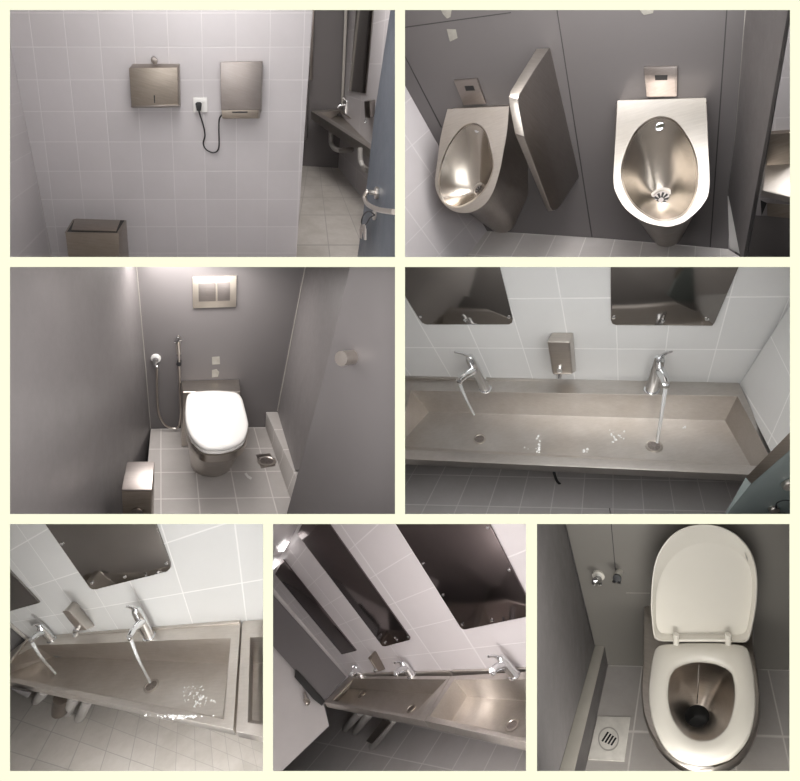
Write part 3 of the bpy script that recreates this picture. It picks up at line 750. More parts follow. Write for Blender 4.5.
# floor drain
q = FL.hits([(256, 455), (270, 453.6), (275.5, 466), (261, 468.4)])
th = thing('floor_drain', 'small round floor drain with dark slots beside the kerb', 'drain', FL.hit(266, 461))
loft('plate', [q, [p + R.u * .003 for p in q]], M['steel_dark'], th, bevel=.001)
drain(th, FL.off(.004), (266.6, 461), .05, 6, M['steel'])
o = plate('litter', FL, [(244.5, 474), (246.5, 473), (248.5, 476), (252, 478), (251, 480), (247, 477.4)], .003, M['white'], None, 0); tag(o, 'tiny white scrap of litter on the floor in front of the toilet', 'litter')
# door
d0, d1 = at(320, 393, 1.75), at(398, 393, 1.45)
D = plane_pd(d0, d1, R.u)
th = thing('door', 'plain grey cubicle door ajar at the right, with a round steel knob', 'door', D.hit(340, 500))
slab('leaf', D, clip([(354, 250), (399, 250), (399, 520), (285, 520), (287.4, 511), (320, 393)]), D.off(-.02), clip([(355, 250), (399, 250), (399, 520), (287, 520), (289.4, 511), (322, 393)]), M['panel'], th, bevel=0)
p = D.hit(353, 357)
ax = D.off(.07).hit(341, 358.6) - p
tube('knob', [p, p + ax], .0255, M['nickel'], th, 24, 1)
panel_light(2, 205, 262, 1.45, .55, .55, 3)
panel_light(2, 190, 261, 2.15, .50, .30, 9)
side_fill(2, 398.2, 390, 1.12, .35, .7, 6, (-1, 0, 0))  # unseen side fill added to even out the cubicle light
# ================================================================== ROOM 4: trough sink seen from the front, both taps running
CUR[:] = [402, 260.5, 796, 515]
R = Room((597, 390), 247, (590, 657), 1.9)
W = R.W
shell(3, [M['shell_white'], M['shell_white'], M['shell_grey'], M['shell_white'], M['shell_white']], 3.6)
TL = ([(456, 299), (730, 297), (478, 348), (716, 349.5)], [(-3, 0), (2, 0), (-3, 1), (2, 1)])
wall('wall_back', W, [(380, 250), (840, 250), (739, 386), (739, 470), (395, 470)], M['white_tile_cool'], TL)
PR = plane_pd(W.hit(790, 301), W.hit(739, 384.5), R.n)
wall('wall_right', PR, [(826, 250), (739, 385.5), (760, 430), (790, 490), (830, 490)], M['white_tile_cool'],
     ([(740, 384), (775, 327), (775, 440), (800, 380)], [(0.1, 0), (.1, 1.2), (1.1, 0), (1.1, 1.2)]))
H = R.level(600, 379)
th, PB, dp = trough(R, H, [(395, 377), (739.5, 384.5), (781, 443), (395, 458.6)][:2] + [(782, 476), (395, 458.6)],
    [(411, 390.6), (737.4, 396), (775, 467), (396, 449.4)], [(429, 411.8), (725, 420.6), (752, 468), (398, 446)], 0,
    'wide steel trough sink seen from the front, below two running taps', 'steel wash troughs', M['steel_h'], lip=.035,
    upstand=[(398, 375.5), (739, 382.6)])
drain(th, PB.off(.001), (479.5, 439), .028, 8, M['steel'])
drain(th, PB.off(.001), (654, 446), .030, 8, M['steel'])
PBm = PB
def mirror(R, q, scr, label, mat, group='dark wall mirrors', P=None):
    P = P or R.W
    c = P.off(.002); th = thing('mirror', label, 'mirror', c.hit(lerp2(q[0], q[2], .5)), group)
    plate('glass', c, clip(q), .008, mat, th, .001)
    for s in scr: screw(c.off(.008), s, th, .0065)
    return th
mirror(R, [(378, 250), (496, 250), (513, 318), (512.4, 321.6), (509, 323.4), (427, 323.6), (423, 322), (419.6, 318)], [(420.6, 316.6), (465, 320), (509, 317)],
       'dark mirror with rounded lower corners and three screws, above the left running tap', M['mirror'])
mirror(R, [(610.6, 250), (745, 250), (714.5, 321), (712, 324.4), (616, 324), (612.4, 322.6), (611, 319)], [(613.6, 317.4), (663, 320.6), (707, 319)],
       'dark mirror above the right running tap, next to the tiled side wall', M['mirror'])
soap(R, [(547, 341.6), (570, 342), (572.6, 374), (552.6, 374.6)], [(551.5, 332.4), (573.4, 332.4), (576.4, 371.5), (556.4, 372)], ((559.6, 369), (558.8, 378)),
     'steel soap dispenser on the white tiles midway between two running taps', 'steel soap dispensers', .10)
tA, oA = tap(R, H, (485.5, 389.5), (470.5, 359), (473, 370), (459, 381), (454.5, 352), 'left running chrome tap of the wide trough, its lever pointing left', 'chrome mixer taps')
tB, oB = tap(R, H, (651.5, 390.5), (659, 360), (660.5, 370.5), (666, 384.4), (670.5, 352), 'right running chrome tap of the wide trough, its lever pointing right', 'chrome mixer taps')
stream(R, oA, PB, (474, 415), 'thin stream of water falling from the left tap of the wide trough')
stream(R, oB, PB, (657, 443), 'thin stream of water falling from the right tap of the wide trough')
def drops(name, P, spots, label, seed):
    rnd = random.Random(seed); verts, faces = [], []
    a = P.n.orthogonal().normalized(); b = P.n.cross(a)
    for cx, cy, sx, sy, k, r in spots:
        for _ in range(k):
            p = P.hit(cx + rnd.gauss(0, sx), cy + rnd.gauss(0, sy)); q = r * rnd.uniform(.5, 1.4); m = 8; base = len(verts)
            st = rnd.uniform(.7, 1.6)
            for z, f in ((0, 1), (.35, .85), (.6, .45)):
                verts += [p + P.n * (z * q) + (a * math.cos(2 * math.pi * i / m) * st + b * math.sin(2 * math.pi * i / m)) * q * f for i in range(m)]
            for kk in (0, 1):
                for i in range(m): faces.append((base + kk * m + i, base + kk * m + (i + 1) % m, base + (kk + 1) * m + (i + 1) % m, base + (kk + 1) * m + i))
            faces.append(tuple(base + 2 * m + i for i in range(m)))
    o = link(name, verts, faces, M['glare_drops'], smooth=True); o['kind'] = 'stuff'
    return tag(o, label, 'water drops')
drops('water_droplets', PB, [(539, 446, 1.5, 5, 10, .0045), (532, 449, 4, 1.5, 4, .003), (584, 451, 2, 1, 4, .004), (615, 437, 4.5, 3, 16, .004), (685, 427, 2, 1, 3, .004)], 'scattered water drops on the floor of the wide trough', 3)
# floor and things below the trough
FL = Plane(H.p - R.u * .40, R.u)
wall('floor', FL, [(395, 452), (800, 452), (800, 520), (395, 520)], M['floor_tile_pale'], ([(527.5, 477), (613, 479), (520, 507), (613, 509)], [(0, 0), (3, 0), (0, 1), (3, 1)]))
G = W.off(.25)
o = tube('waste_pipe', [G.hit(553, 462), G.hit(554, 472), G.hit(556.5, 480), G.hit(560, 484), G.hit(565.5, 486)], .006, M['black'], None, 10, 5); tag(o, 'thin dark hose hanging below the front rim of the wide trough', 'hose')
# open door in the corner
d0, d1 = at(747, 480, 1.16), at(792, 434, 1.04)
D = plane_pd(d0, d1, R.u)
th = thing('door', 'teal grey door leaf cutting the lower right corner, in front of the wide trough', 'door', D.hit(765, 500))
fa_ = [(751, 483.6), (800, 441), (800, 520), (722, 520)]; fb_ = [(745.4, 478), (800, 423.5), (800, 520), (716, 520)]
slab('leaf', D, clip(fa_), D.off(-.03), clip([(745.4, 478), (792, 431), (800, 423.5), (800, 520), (720, 520)][:1] + [(800, 423.5), (800, 520), (721, 520)]), M['door_teal'], th, bevel=0)
slab('edge_strip', D.off(.001), clip([(745.6, 477.4), (800, 422), (800, 441), (751.4, 483.8)]), D.off(-.008), clip([(745.6, 477.4), (800, 422), (800, 441), (751.4, 483.8)]), M['steel_brown'], th, bevel=0)
p = D.off(.002).hit(789, 483); cyl('handle_rose', p, D.n, .018, .012, M['nickel'], th)
p2 = D.hit(773, 508); cyl('lock_rose', p2, D.n, .012, .010, M['nickel'], th)
tube('key_ring', [D.off(.02).hit(*c) for c in ((776, 508), (777, 503), (783, 500.5), (789, 500.5), (794, 502))], .0016, M['black'], th, 8, 5)
panel_light(3, 600, 262, 1.08, .75, .3, 2.5, (1, .985, .96))

# ================================================================== ROOM 5: trough sink seen at a slant
CUR[:] = [4, 518, 266.4, 777]
R = Room((136, 647), 190, (271, 845), 1.9, hvp=(-132, 645), hdir=-1)
W = R.W
shell(4, [M['shell_white'], M['shell_white'], M['shell_grey'], M['shell_white'], M['shell_white']], 3.4)
T5 = ([(234.5, 520.5), (242, 583), (83, 570.5), (104.5, 606.5)], [(0, 1), (0, 0), (-3, 1), (-3, 0)])
wall('wall_back', W, [(-10, 510), (275, 510), (275, 660), (60, 660), (26, 640), (-10, 604)], M['white_tile_cool'], T5)
PL = plane_pd(W.hit(10, 624), W.hit(27, 639), R.n)
wall('wall_left', PL, [(-10, 604), (10, 624), (28, 639.6), (10, 664), (-10, 692)], M['panel_dark'])
o = tube('bead', [W.off(.004).hit(4, 619), W.off(.004).hit(28, 639.5)], .007, M['seal'], None, 8, 1); o.name = 'trim_11'; struct(o)
H = R.level(130, 628)
Hq = plane3(W.hit(40, 636), W.hit(241, 621), H.hit(140, 712))
th, PB, dp = trough(R, Hq, [(27, 639), (240.4, 621.6), (233.2, 729.6), (-20, 675.5)], [(36, 645.4), (230.8, 638), (224, 719.4), (-14, 672.5)],
    [(52, 656.6), (228.6, 663.6), (222.6, 717.6), (0, 676)], 0, 'long steel trough sink seen at a slant, splashed with water at its right end', 'steel wash troughs', M['steel_brightened'], lip=.03,
    upstand=[(30, 636.6), (240, 619.6)])
tube('end_rail', [Hq.off(.004).hit(27.5, 639.6), Hq.off(.004).hit(9, 663)], .006, M['nickel'], th, 8, 1)
drain(th, PB.off(.001), (151.3, 686), .028, 8, M['steel'])
P5B = PB
th2, PB2, _ = trough(R, Hq, [(242.4, 621.4), (300, 616), (300, 745), (236, 731.4)], [(250, 637.4), (300, 636), (300, 731), (247.6, 722.6)],
    [(253, 663), (300, 662), (300, 728), (252, 720)], 0, 'end of a second steel trough butting against the slanted one at the right edge', 'steel wash troughs', M['steel_brightened'], lip=.03)
# keep the second trough inside its own room
for o in list(th2.children):
    me = o.data; bm = bmesh.new(); bm.from_mesh(me); off = W0(o)
    e = ray(266.2, 0); nrm = V((1, 0, 0)).cross(V((0, 0, 1))); pn = V((e.y, -e.x, 0)).normalized()
    r_ = bmesh.ops.bisect_plane(bm, geom=bm.verts[:] + bm.edges[:] + bm.faces[:], plane_co=CAM - off, plane_no=pn, clear_outer=True, dist=1e-5)
    bmesh.ops.holes_fill(bm, edges=[x for x in bm.edges if x.is_boundary]); bm.to_mesh(me); bm.free()
mirror(R, [(38, 510), (152, 510), (171, 562), (171.4, 566.4), (168, 570), (97, 587.8), (93.6, 587.8), (91, 586.4)], [(62, 543.6), (91.8, 583), (125, 577), (166.6, 563.4)],
       'large dark mirror with screws along its edge, above the slanted trough', M['mirror'])
mirror(R, [(-10, 547), (40.6, 601.4), (-10, 615.4)], [], 'corner of a dark mirror above the far tap of the slanted trough', M['mirror'])
soap(R, [(61.5, 612), (69, 610.6), (87, 630), (77, 631)], [(71.8, 600.8), (77, 602), (96, 626.6), (86, 626)], ((77.4, 629), (75, 636.4)),
     'steel soap dispenser leaning in the tilted view, between the two taps of the slanted trough', 'steel soap dispensers', .09)
tA, oA = tap(R, Hq, (149.5, 637), (136.5, 611), (141, 622), (129.5, 637), (127.4, 606.6), 'near running chrome tap of the slanted trough, below the large mirror', 'chrome mixer taps', .85)
tB, oB = tap(R, Hq, (52, 640), (40.4, 627), (43, 633), (30.5, 640), (33.5, 625), 'far running chrome tap at the left end of the slanted trough', 'chrome mixer taps', .62)
stream(R, oA, PB, (150.5, 683), 'stream of water running from the near tap of the slanted trough to its drain', .005)
stream(R, oB, PB, (56, 674), 'stream of water running from the far tap of the slanted trough', .0048)
drops('water_droplets', PB, [(193, 692, 6, 6, 40, .0026), (200, 701, 3.5, 3, 22, .003), (214, 701, 2, 1.2, 5, .003)], 'splashed water drops near the right end of the slanted trough', 8)
drops('water_droplets', Hq, [(178, 716, 14, .6, 60, .0024), (178, 717.6, 8, .6, 30, .0024)], 'beads of water along the front rim of the slanted trough', 9)
FL = Plane(Hq.p - R.u * .40, R.u)
wall('floor', FL, [(-10, 660), (60, 660), (275, 690), (275, 790), (-10, 790)], M['floor_tile_dirty'],
     ([(106, 751), (140, 763), (113, 728), (144, 740)], [(0, 1), (1.4, 1), (0, 0), (1.4, 0)]))
G = W.off(.14); FLP = FL
def pillar(lb, a, b, r, mat=None, g=None, P=None):
    P = P or G
    o = tube('waste_pipe', [P.hit(a), P.hit(lerp2(a, b, .5)), FLP.hit(b)], r, mat or M['pipe'], None, 12, 1); return tag(o, lb, 'pipe', g)
pillar('pale waste pipe farthest left under the slanted trough', (45, 690), (37, 700), .02, None, 'pipes under the slanted trough')
pillar('pale waste pipe second from the left under the slanted trough', (75, 696), (68, 712), .022, None, 'pipes under the slanted trough')
pillar('pale waste pipe third from the left under the slanted trough', (88, 700), (80, 718), .02, None, 'pipes under the slanted trough')
o = tube('bottle_trap', [G.hit(62, 697), G.hit(60.5, 705), G.hit(60, 711)], .03, M['steel_dark'], None, 12, 1); tag(o, 'dark bottle trap hanging between the pipes under the slanted trough', 'trap')
o = slab('floor_box', G.off(.1), [(10, 688), (31, 692.5), (27.5, 698), (18, 693)], G.off(.05), [(12, 688), (32, 692), (28.5, 697.6), (19, 692.6)], M['panel_dark'], None, bevel=.002); tag(o, 'small dark box under the far left end of the slanted trough', 'box')
panel_light(4, 40, 930, 1.04, .4, .25, 9, (1, .985, .955), (-.35, 1, -.45))  # unseen fill below the view, added to light the floor
panel_light(4, 136, 519, 1.04, .5, .22, 4, (1, .985, .955))

# ================================================================== ROOM 6: two troughs and three mirrors, strongly tilted view
CUR[:] = [270, 518, 530, 777]
R = Room((400, 647), 271, (885, 1305), 2.4, hvp=(206, 678), hdir=-1)
W = R.W
shell(5, [M['shell_white'], M['shell_white'], M['shell_grey'], M['shell_white'], M['shell_white']], 4.2)
T6 = ([(395, 602.7), (413, 628.7), (445, 582.6), (465.5, 616)], [(0, 0), (0, 1), (1.2, 0), (1.2, 1)])
wall('wall_back', W, [(262, 589), (310, 505), (540, 505), (540, 690), (420, 690), (349, 677), (272, 587)], M['white_tile_warm'], T6)
PL = plane_pd(W.hit(275, 590), W.hit(348.5, 676.5), R.n)
wall('wall_left', PL, [(262, 574), (276, 591), (349, 677), (323.5, 702.5), (329, 726), (262, 790), (250, 700)], M['paint_grey'],
     ([(276, 600), (345, 676), (255, 640), (315, 710)], [(0, 0), (0, 3), (1, 0), (1, 3)]))
wall('ceiling', plane_pd(W.hit(262, 589), W.hit(303, 517), R.n), [(255, 601.5), (310, 505), (255, 505)], M['white_tile_warm'])
pn = thing('cubicle_partition', 'tall grey partition panel at the left of the tilted view, ending at the far trough', 'partition', PL.off(.02).hit(325, 700))
slab('panel', PL.off(.03), clip([(262, 580), (275, 597), (346.5, 677), (323, 702), (262, 634)]), PL.off(.012), clip([(262, 580), (275, 597), (346.5, 677), (323, 702), (262, 634)]), M['panel'], pn, bevel=0)
slab('dark_foot', PL.off(.06), [(295.6, 669), (298.6, 671.5), (325, 701), (322, 706), (313, 699), (294.4, 677)], PL.off(.031), [(295.6, 669), (298.6, 671.5), (325, 701), (322, 706), (313, 699), (294.4, 677)], M['dark_gap'], pn, bevel=.003)
p = PL.off(.06).hit(304.6, 693); o = tube('bent_bracket', [p, PL.off(.08).hit(306, 698), PL.off(.06).hit(309, 702), PL.off(.07).hit(307, 704), PL.off(.06).hit(304.4, 699)], .008, M['nickel'], None, 10, 4)
tag(o, 'bent metal bracket below the dark foot of the tilted partition', 'bracket')  # a metal bracket at the partition foot
H = R.level(415, 671.5)
Hq = plane3(W.hit(352, 675), W.hit(526, 667), H.hit(421, 721))
thA, PA, _ = trough(R, Hq, [(350, 676), (450.6, 676), (423.6, 720.6), (324.4, 702)], [(353, 678.4), (446.4, 679.4), (418.6, 716.8), (330.6, 700.4)],
    [(349, 688.6), (436, 694), (412, 715.6), (337, 701.4)], 0, 'far steel trough of the tilted view, beside the grey partition', 'steel wash troughs', M['steel_brightened'], lip=.035, upstand=[(352, 673), (450, 669.8)])
thB, PB, _ = trough(R, Hq, [(451.2, 676), (545, 670.5), (545, 746.5), (424.4, 720.8)], [(454, 679.6), (540, 679.2), (540, 742), (429.6, 716.4)],
    [(467.4, 696.6), (540, 701.6), (540, 741), (452, 720.6)], 0, 'near steel trough of the tilted view, cut off at the right edge', 'steel wash troughs', M['steel_brightened'], lip=.035, upstand=[(452, 669.6), (545, 666)])
drain(thA, PA.off(.001), (411, 708.5), .028, 8, M['steel']); drain(thA, PA.off(.001), (362, 694), .028, 8, M['steel'])
drain(thB, PB.off(.001), (512.5, 725), .03, 8, M['steel'])
for t_ in (thA, thB):
    for o in list(t_.children):
        me = o.data; bm = bmesh.new(); bm.from_mesh(me); off = W0(o)
        e = ray(530.3, 0); pn = V((e.y, -e.x, 0)).normalized()
        bmesh.ops.bisect_plane(bm, geom=bm.verts[:] + bm.edges[:] + bm.faces[:], plane_co=CAM - off, plane_no=pn, clear_outer=True, dist=1e-5)
        bmesh.ops.holes_fill(bm, edges=[x for x in bm.edges if x.is_boundary]); bm.to_mesh(me); bm.free()
mirror(R, [(276, 573.5), (284, 559), (357, 650), (342.6, 653.6)], [], 'smallest dark mirror of the tilted view, farthest left next to the partition', M['mirror_warm'])
mirror(R, [(298.2, 533.4), (309, 512), (322, 512), (410.6, 637), (410.4, 639), (386, 645.4), (383, 645)], [(385, 643), (397, 640), (408, 637)], 'middle dark mirror of the tilted view, above the far trough', M['mirror_warm'])
mirror(R, [(389, 511), (484, 511), (540, 620), (540, 612.6), (466, 628.4), (462.6, 627.6), (461, 626)][:2] + [(540, 621), (540, 612.8), (466, 628.4), (462.6, 627.6), (461, 626)], [(423, 563.5), (443, 595), (462.4, 624.6), (492, 620.2), (509.4, 570), (487.6, 527.6)],
       'largest dark mirror of the tilted view, above the near trough', M['mirror_warm'])
soap(R, [(367.4, 657.6), (370.2, 659.6), (379, 672.4), (375.2, 670.6)], [(374, 650.6), (376.4, 651), (386, 669.4), (383, 669)], ((376, 669.6), (375, 672.6)),
     'small tan steel soap dispenser over the far trough of the tilted view', 'steel soap dispensers', .09, M['steel_brown'])
tap(R, Hq, (515, 676), (502, 660), (503.5, 666), (492, 671.6), (488.6, 656.6), 'near chrome tap of the tilted view, below the largest mirror', 'chrome mixer taps', 1.0)
tap(R, Hq, (412, 676), (403.6, 664.6), (405, 669), (396, 673.4), (394.6, 663), 'middle chrome tap of the tilted view, left of the near trough', 'chrome mixer taps', .95)
tap(R, Hq, (361, 675.4), (356.4, 668), (357.4, 671), (352, 674), (353, 666.6), 'farthest chrome tap of the tilted view, near the partition', 'chrome mixer taps', .9)
FL = Plane(Hq.p - R.u * .45, R.u)
wall('floor', FL, [(329, 726), (262, 790), (262, 800), (545, 800), (545, 730), (420, 712), (335, 702), (322, 705)], M['floor_tile_pale'],
     ([(452, 770), (470, 738), (481, 776), (497, 744)], [(0, 0), (0, 1), (1, 0), (1, 1)]))
G = W.off(.14); FLP = FL
for lb, a, b in (('pale slanting pipe under the far end of the tilted far trough', (360, 712), (345, 729)), ('second pale slanting pipe under the tilted far trough', (369, 714), (355, 732)), ('third pale slanting pipe under the tilted far trough, beside the divider of the troughs', (393, 719), (372, 747))):
    pillar(lb, a, b, .022, None, 'pipes under the tilted troughs', G)
o = slab('floor_box', G.off(.05), [(383, 719), (391, 723), (372, 744), (366, 741)], G.off(-.02), [(383, 719), (391, 723), (372, 744), (366, 741)], M['steel_dark'], None, bevel=.003); tag(o, 'dark box between the pipes under the tilted far trough', 'box')
CL = plane_pd(W.hit(262, 589), W.hit(303, 517), R.n).off(.01)
for lb, q in (('upper glowing ceiling light in the top left corner of the tilted view', [(278, 551), (286, 542.5), (289, 541.5), (283.5, 551)]), ('lower glowing ceiling light at the left edge of the tilted view', [(270.5, 568), (277, 561), (280.5, 562), (273, 569)])):
    o = plate('ceiling_light', CL, q, .004, M['lamp'], None, 0); tag(o, lb, 'ceiling light', 'ceiling lights of the tilted view')
panel_light(5, 400, 519, 1.2, .55, .45, 4, (1, .955, .94))
panel_light(5, 330, 880, 1.06, .3, .25, 9, (1, .955, .94), (-.1, .75, -.9))  # added unseen fill from below, aimed at the floor
side_fill(5, 269.6, 600, 1.14, .3, .3, 5, (1, .29, 0), (1, .955, .94))  # unseen side fill added to brighten floor and trough

# ================================================================== ROOM 7: open toilet
CUR[:] = [534.5, 518, 796, 777]
R = Room((663, 647), 290, (670, 885), 1.75, wall_at=(700, 600))
W = R.W
shell(6, [M['shell_white'], M['shell_grey'], M['shell_grey'], M['shell_grey'], M['shell_grey']], 3.2)
fl0, fl1 = W.hit(608, 665.2), W.hit(790, 670)
FLr = R.level(700, 667)
FL = plane3(fl0, fl1, FLr.hit(650, 770))
wall('wall_back', W, [(561, 508), (594.4, 646), (599, 665), (700, 667.6), (800, 670.4), (800, 508)], M['panel_warm'])
PL = plane_pd(W.hit(568, 535), W.hit(594.4, 645), R.n)
wall('wall_left', PL, [(561, 508), (594.4, 646.4), (553.5, 790), (520, 790), (520, 508)], M['panel_dark'])  # same grey laminate as the wall; its shade is put into the colour
wall('floor', FL, [(598, 665), (700, 667.6), (800, 670.3), (800, 790), (560, 790)], M['floor_tile_dark'],
     ([(642.5, 666), (768, 669.4), (633.4, 731.6), (783, 736.6)], [(0, 0), (3, 0), (0, 1), (3, 1)]))
o = plate('trim_12', W, [(609.3, 508), (610.2, 508), (616, 572), (615.2, 572)], .0005, M['groove'], None, 0); struct(o)
o = plate('trim_13', W, [(626, 592.6), (650, 592.8), (650, 593.4), (626, 593.2)], .0005, M['plaster'], None, 0); struct(o)
o = tube('bead', [PL.off(.002).hit(563.6, 518), PL.off(.002).hit(594.2, 645)], .003, M['groove'], None, 8, 1); o.name = 'trim_14'; struct(o)
K = Plane(W.hit(599.6, 646.7), R.u)
kt = K.hits([(594.8, 646.8), (604.8, 646.8), (573.6, 775), (558.6, 775)])
kb = FL.hits([(600, 665), (608, 665.2), (584.4, 775), (570, 775)])
o = loft('kerb', [kt, kb], M['panel_dark'], None, bevel=.001); o.name = 'trim_15'; struct(o)  # kerb body coloured darker than its top slab
o = loft('kerb', [[p - R.u * .001 for p in kt], [p + R.u * .006 for p in kt]], M['kerb_top'], None, bevel=.002); o.name = 'trim_16'; struct(o)
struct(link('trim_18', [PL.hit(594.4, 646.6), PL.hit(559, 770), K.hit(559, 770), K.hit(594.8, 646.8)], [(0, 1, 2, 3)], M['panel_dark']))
# floor drain plate
q = [(598, 717), (630.6, 717.6), (624.4, 762), (588, 760)]
th = thing('floor_drain', 'pale square floor drain plate with slanted slots, left of the open toilet', 'drain', FL.hit(609, 740))
plate('plate', FL, q, .004, M['drain_white'], th, .001)
c = FL.off(.0042)
rr = c.hits(ell((608.6, 739), 10.5, 12, 40)); ri = c.hits(ell((608.6, 739), 9.3, 10.8, 40))
verts = rr + ri; link('ring', verts + [p + R.u * .0015 for p in verts], [(i, (i + 1) % 40, 40 + (i + 1) % 40, 40 + i) for i in range(40)] + [(80 + i, 80 + (i + 1) % 40, 120 + (i + 1) % 40, 120 + i) for i in range(40)], M['seal'], th)
for k in range(4):
    x = 602.6 + k * 3.2; y = 735.6 + k * 1.9 - abs(k - 1.5) * 0
    a = (x - 1.2 + .4, y + 3.8); b = (x + 6.2 - .6, y - 5.2)
    a = (602.2 + k * 3.0, 741.2 + k * 1.3); b = (608.2 + k * 2.6, 731.8 + k * 1.9)
    plate('slot', c, [(a[0] - .8, a[1]), (b[0] - .8, b[1]), (b[0] + .8, b[1] + .6), (a[0] + .8, a[1] + .6)], .001, M['black'], th, 0)
# wall valve and clip
p = W.hit(598.4, 574.5)
th = thing('water_outlet', 'round chrome wall valve on the left of the open toilet', 'valve', p)
cyl('escutcheon', p, R.n, .024, .010, M['ivory'], th); cyl('valve', p, R.n, .014, .05, M['chrome'], th)
tube('spout', [p + R.n * .045, W.off(.06).hit(595.4, 580), W.off(.06).hit(594.2, 583.4)], .011, M['chrome'], th, 12, 4)
p = W.hit(619.4, 571.5)
th = thing('spray_clip', 'white and black sprayer clip on the wall, right of the chrome valve', 'clip', p)
tube('stem', [p, W.off(.05).hit(617.5, 577)], .013, M['ivory'], th, 14, 1)
q0 = W.off(.05).hit(617.3, 577.4); cyl('collar', q0, W.off(.08).hit(616.6, 579.6) - q0, .015, .02, M['black'], th)
tube('jaw', [W.off(.06).hit(615.2, 578.6), W.off(.075).hit(613.8, 582.4)], .006, M['black'], th, 10, 1)
tube('jaw', [W.off(.06).hit(619.6, 579), W.off(.075).hit(618.8, 583.2)], .006, M['black'], th, 10, 1)
# toilet
T = R.level(700, 604)
n = 96
seat = [(655, 648), (660, 644.4), (677, 642.6), (700, 642), (725, 642.6), (741, 644.4), (747.5, 648), (751.6, 662), (754.4, 680), (755.4, 706), (752.4, 725), (747, 738), (738, 749), (727, 757), (704, 762.2), (680, 757.6), (668, 749), (660, 738.5), (653.6, 724), (650.4, 710), (648.6, 695), (649.2, 679.6), (651.6, 662)]
hole = [(698.7, 658.7), (687, 660.4), (676.8, 664.5), (671, 672), (668.4, 683), (668, 695), (669.4, 706.5), (672.6, 716), (676.8, 723.4), (683, 731), (690, 736.4), (697, 738.8), (704, 739.2), (711, 738), (717, 735), (724, 728.6), (729, 720), (732.6, 709), (734.2, 696.5), (734.2, 686), (732.6, 675), (729.6, 669), (724, 664.5), (713, 660.2)]
body = [(644, 606), (652, 603), (746, 603), (752, 606), (753, 642), (756.4, 666), (760, 693), (759.2, 716.6), (755, 733), (747.5, 747), (738.5, 758), (727, 765.6), (714, 770), (701, 771.2), (689, 768.6), (676.8, 762.4), (666, 754), (656.6, 743.6), (648.4, 729), (643.2, 713), (641.2, 695), (641.4, 680), (643, 660)]
cs = (701, 700)
so, sh = ring_px(seat, cs, n), ring_px(hole, cs, n)
th = thing('toilet', 'steel toilet seen from above, its white lid raised and oval seat down', 'toilet', FL.hit(700, 735))
up = lambda P, rg, h: [p + R.u * h for p in P.hits(rg)]
s1, h1 = shrink(so, cs, .015), shrink(sh, cs, -.03)
loft('seat', [up(T, s1, -.022), up(T, so, -.012), up(T, so, -.004), up(T, shrink(so, cs, .03), .002), up(T, shrink(sh, cs, -.10), .002), up(T, shrink(sh, cs, -.02), -.003), up(T, sh, -.010), up(T, shrink(sh, cs, -.02), -.022)], M['ivory'], th, cap0=False, cap1=False, angle=70)
Tb = T.off(-.03)
br = ring_px(body, (700, 690), n, False); bp = Tb.hits(br)
fl_c = FL.drop(sum(bp, V()) / n, -R.u)
bb = [FL.drop(p, -R.u) for p in bp]
bb2 = [fl_c + (p - fl_c) * .62 - R.n * .03 for p in bb]
mid = [a * .55 + b_ * .45 for a, b_ in zip(bp, bb2)]
inner0 = up(T, shrink(sh, cs, -.06), -.026)
loft('pedestal', [bb2, mid, [p - R.u * .03 for p in bp], [p - R.u * .006 for p in bp], [p + (sum(bp, V()) / n - p) * .02 for p in bp], inner0], M['steel'], th, cap0=True, cap1=False, angle=45)
hc = (697.2, 716)
hr = ell(hc, 12.2, 11.2, n)
rings = [inner0]
for t, d in ((.3, .07), (.6, .125), (.85, .165), (1.0, .185)):
    rings.append(T.off(-.026 - d).hits([lerp2(lerp2(hc, p, 1.05), q_, t) for p, q_ in zip(sh, hr)]))
loft('bowl', rings, M['steel'], th, cap0=False, cap1=False, angle=80)
Ph = T.off(-.211)
h0 = Ph.hits(hr); hc3 = sum(h0, V()) / n
loft('outlet', [h0, [hc3 + (p - hc3) * .9 - R.u * .03 for p in h0], [hc3 + (p - hc3) * .8 - R.u * .05 for p in h0]], M['dark_gap'], th, cap0=False, cap1=True, angle=80)
for i in (0,):
    tube('weld_seam', [T.off(-.05).hit(698.6, 664), T.off(-.13).hit(698, 690), T.off(-.20).hit(697, 703)], .0022, M['chrome'], th, 8, 4)
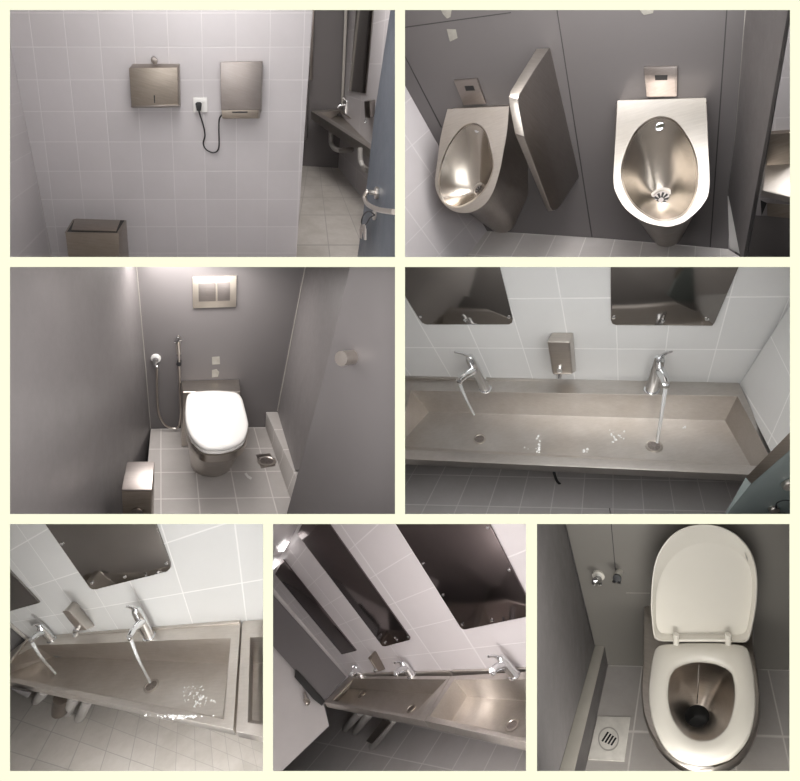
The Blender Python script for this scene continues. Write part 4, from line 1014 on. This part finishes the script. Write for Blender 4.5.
# raised lid
hg = T.off(.012)
L = plane3(hg.hit(655, 641), hg.hit(748, 641), W.off(.10).hit(703, 526))
lid = [(653, 634), (651, 615), (650.6, 602), (651.8, 580), (655, 562), (660, 550), (667, 539.6), (675, 532.4), (684, 527.6), (694, 524.9), (704, 524.2), (714, 525), (724, 527.8), (735, 533.6), (744, 541.8), (750.6, 551), (755, 562), (757.2, 573), (757.8, 586), (757, 601), (755, 615.6), (750.6, 636), (748.6, 640.4), (745, 642.8), (735, 642.4), (700, 641.4), (665, 641.6), (657, 640.4), (654.4, 638.4)]
lc = (704, 595)
lo = ring_px(lid, lc, n)
inn = [(656.4, 624), (656, 606), (657, 590), (662, 574), (670, 561), (680, 551.6), (692, 546), (706, 543.4), (720, 545), (732, 549.6), (742, 556), (749, 566), (751.6, 578), (751.8, 594), (750, 612), (747, 628), (743.6, 633), (735, 634.6), (700, 634), (668, 634), (660, 632)]
li = ring_px(inn, lc, n)
lip = shrink(lo, lc, .035)
loft('lid', [L.off(-.042).hits(shrink(lo, lc, .12)), L.off(-.030).hits(shrink(lo, lc, .03)), L.off(-.010).hits(lo), L.off(-.001).hits(shrink(lo, lc, .008)), L.hits(shrink(lo, lc, .026)), L.off(-.002).hits(lip), L.off(-.028).hits([lerp2(a, b_, .94) for a, b_ in zip(lip, li)]), L.off(-.030).hits(li)], M['ivory'], th, angle=55)
tube('hinge_bar', [hg.off(.004).hit(677, 640), hg.off(.004).hit(730, 640)], .006, M['ivory'], th, 12, 1)
for x in (676, 728): tube('hinge', [T.off(-.002).hit(x, 644.5), hg.off(.004).hit(x, 640), L.off(.002).hit(x, 634)], .0095, M['ivory'], th, 12, 4)
plate('lid_buffer', L.off(-.01), [(744.4, 552), (747, 557), (747.6, 561), (745.4, 557)], .006, M['seal'], th, .001)
panel_light(6, 665, 519, 1.06, .5, .26, 2.2, (1, .965, .9))
panel_light(6, 700, 900, 1.04, .5, .25, 3.5, (1, .965, .9), (0, 1, .1))  # unseen low fill lamp added to lift the back wall

# ------------------------------------------------------------------ world, camera, view
w = bpy.data.worlds.new('world'); SC.world = w; w.use_nodes = True
w.node_tree.nodes['Background'].inputs[0].default_value = (1, 1, 1, 1)
w.node_tree.nodes['Background'].inputs[1].default_value = 4.62
cd = bpy.data.cameras.new('camera'); co = bpy.data.objects.new('camera', cd); COL.objects.link(co)
cd.sensor_fit = 'HORIZONTAL'; cd.sensor_width = 36; cd.lens = 36 * F / 800; cd.clip_start = .01
co.location = CAM; co.rotation_euler = (math.pi / 2, 0, 0); SC.camera = co
SC.view_settings.view_transform = 'Standard'; SC.view_settings.look = 'None'; SC.view_settings.exposure = 0; SC.view_settings.gamma = 1
SC.view_settings.use_curve_mapping = False
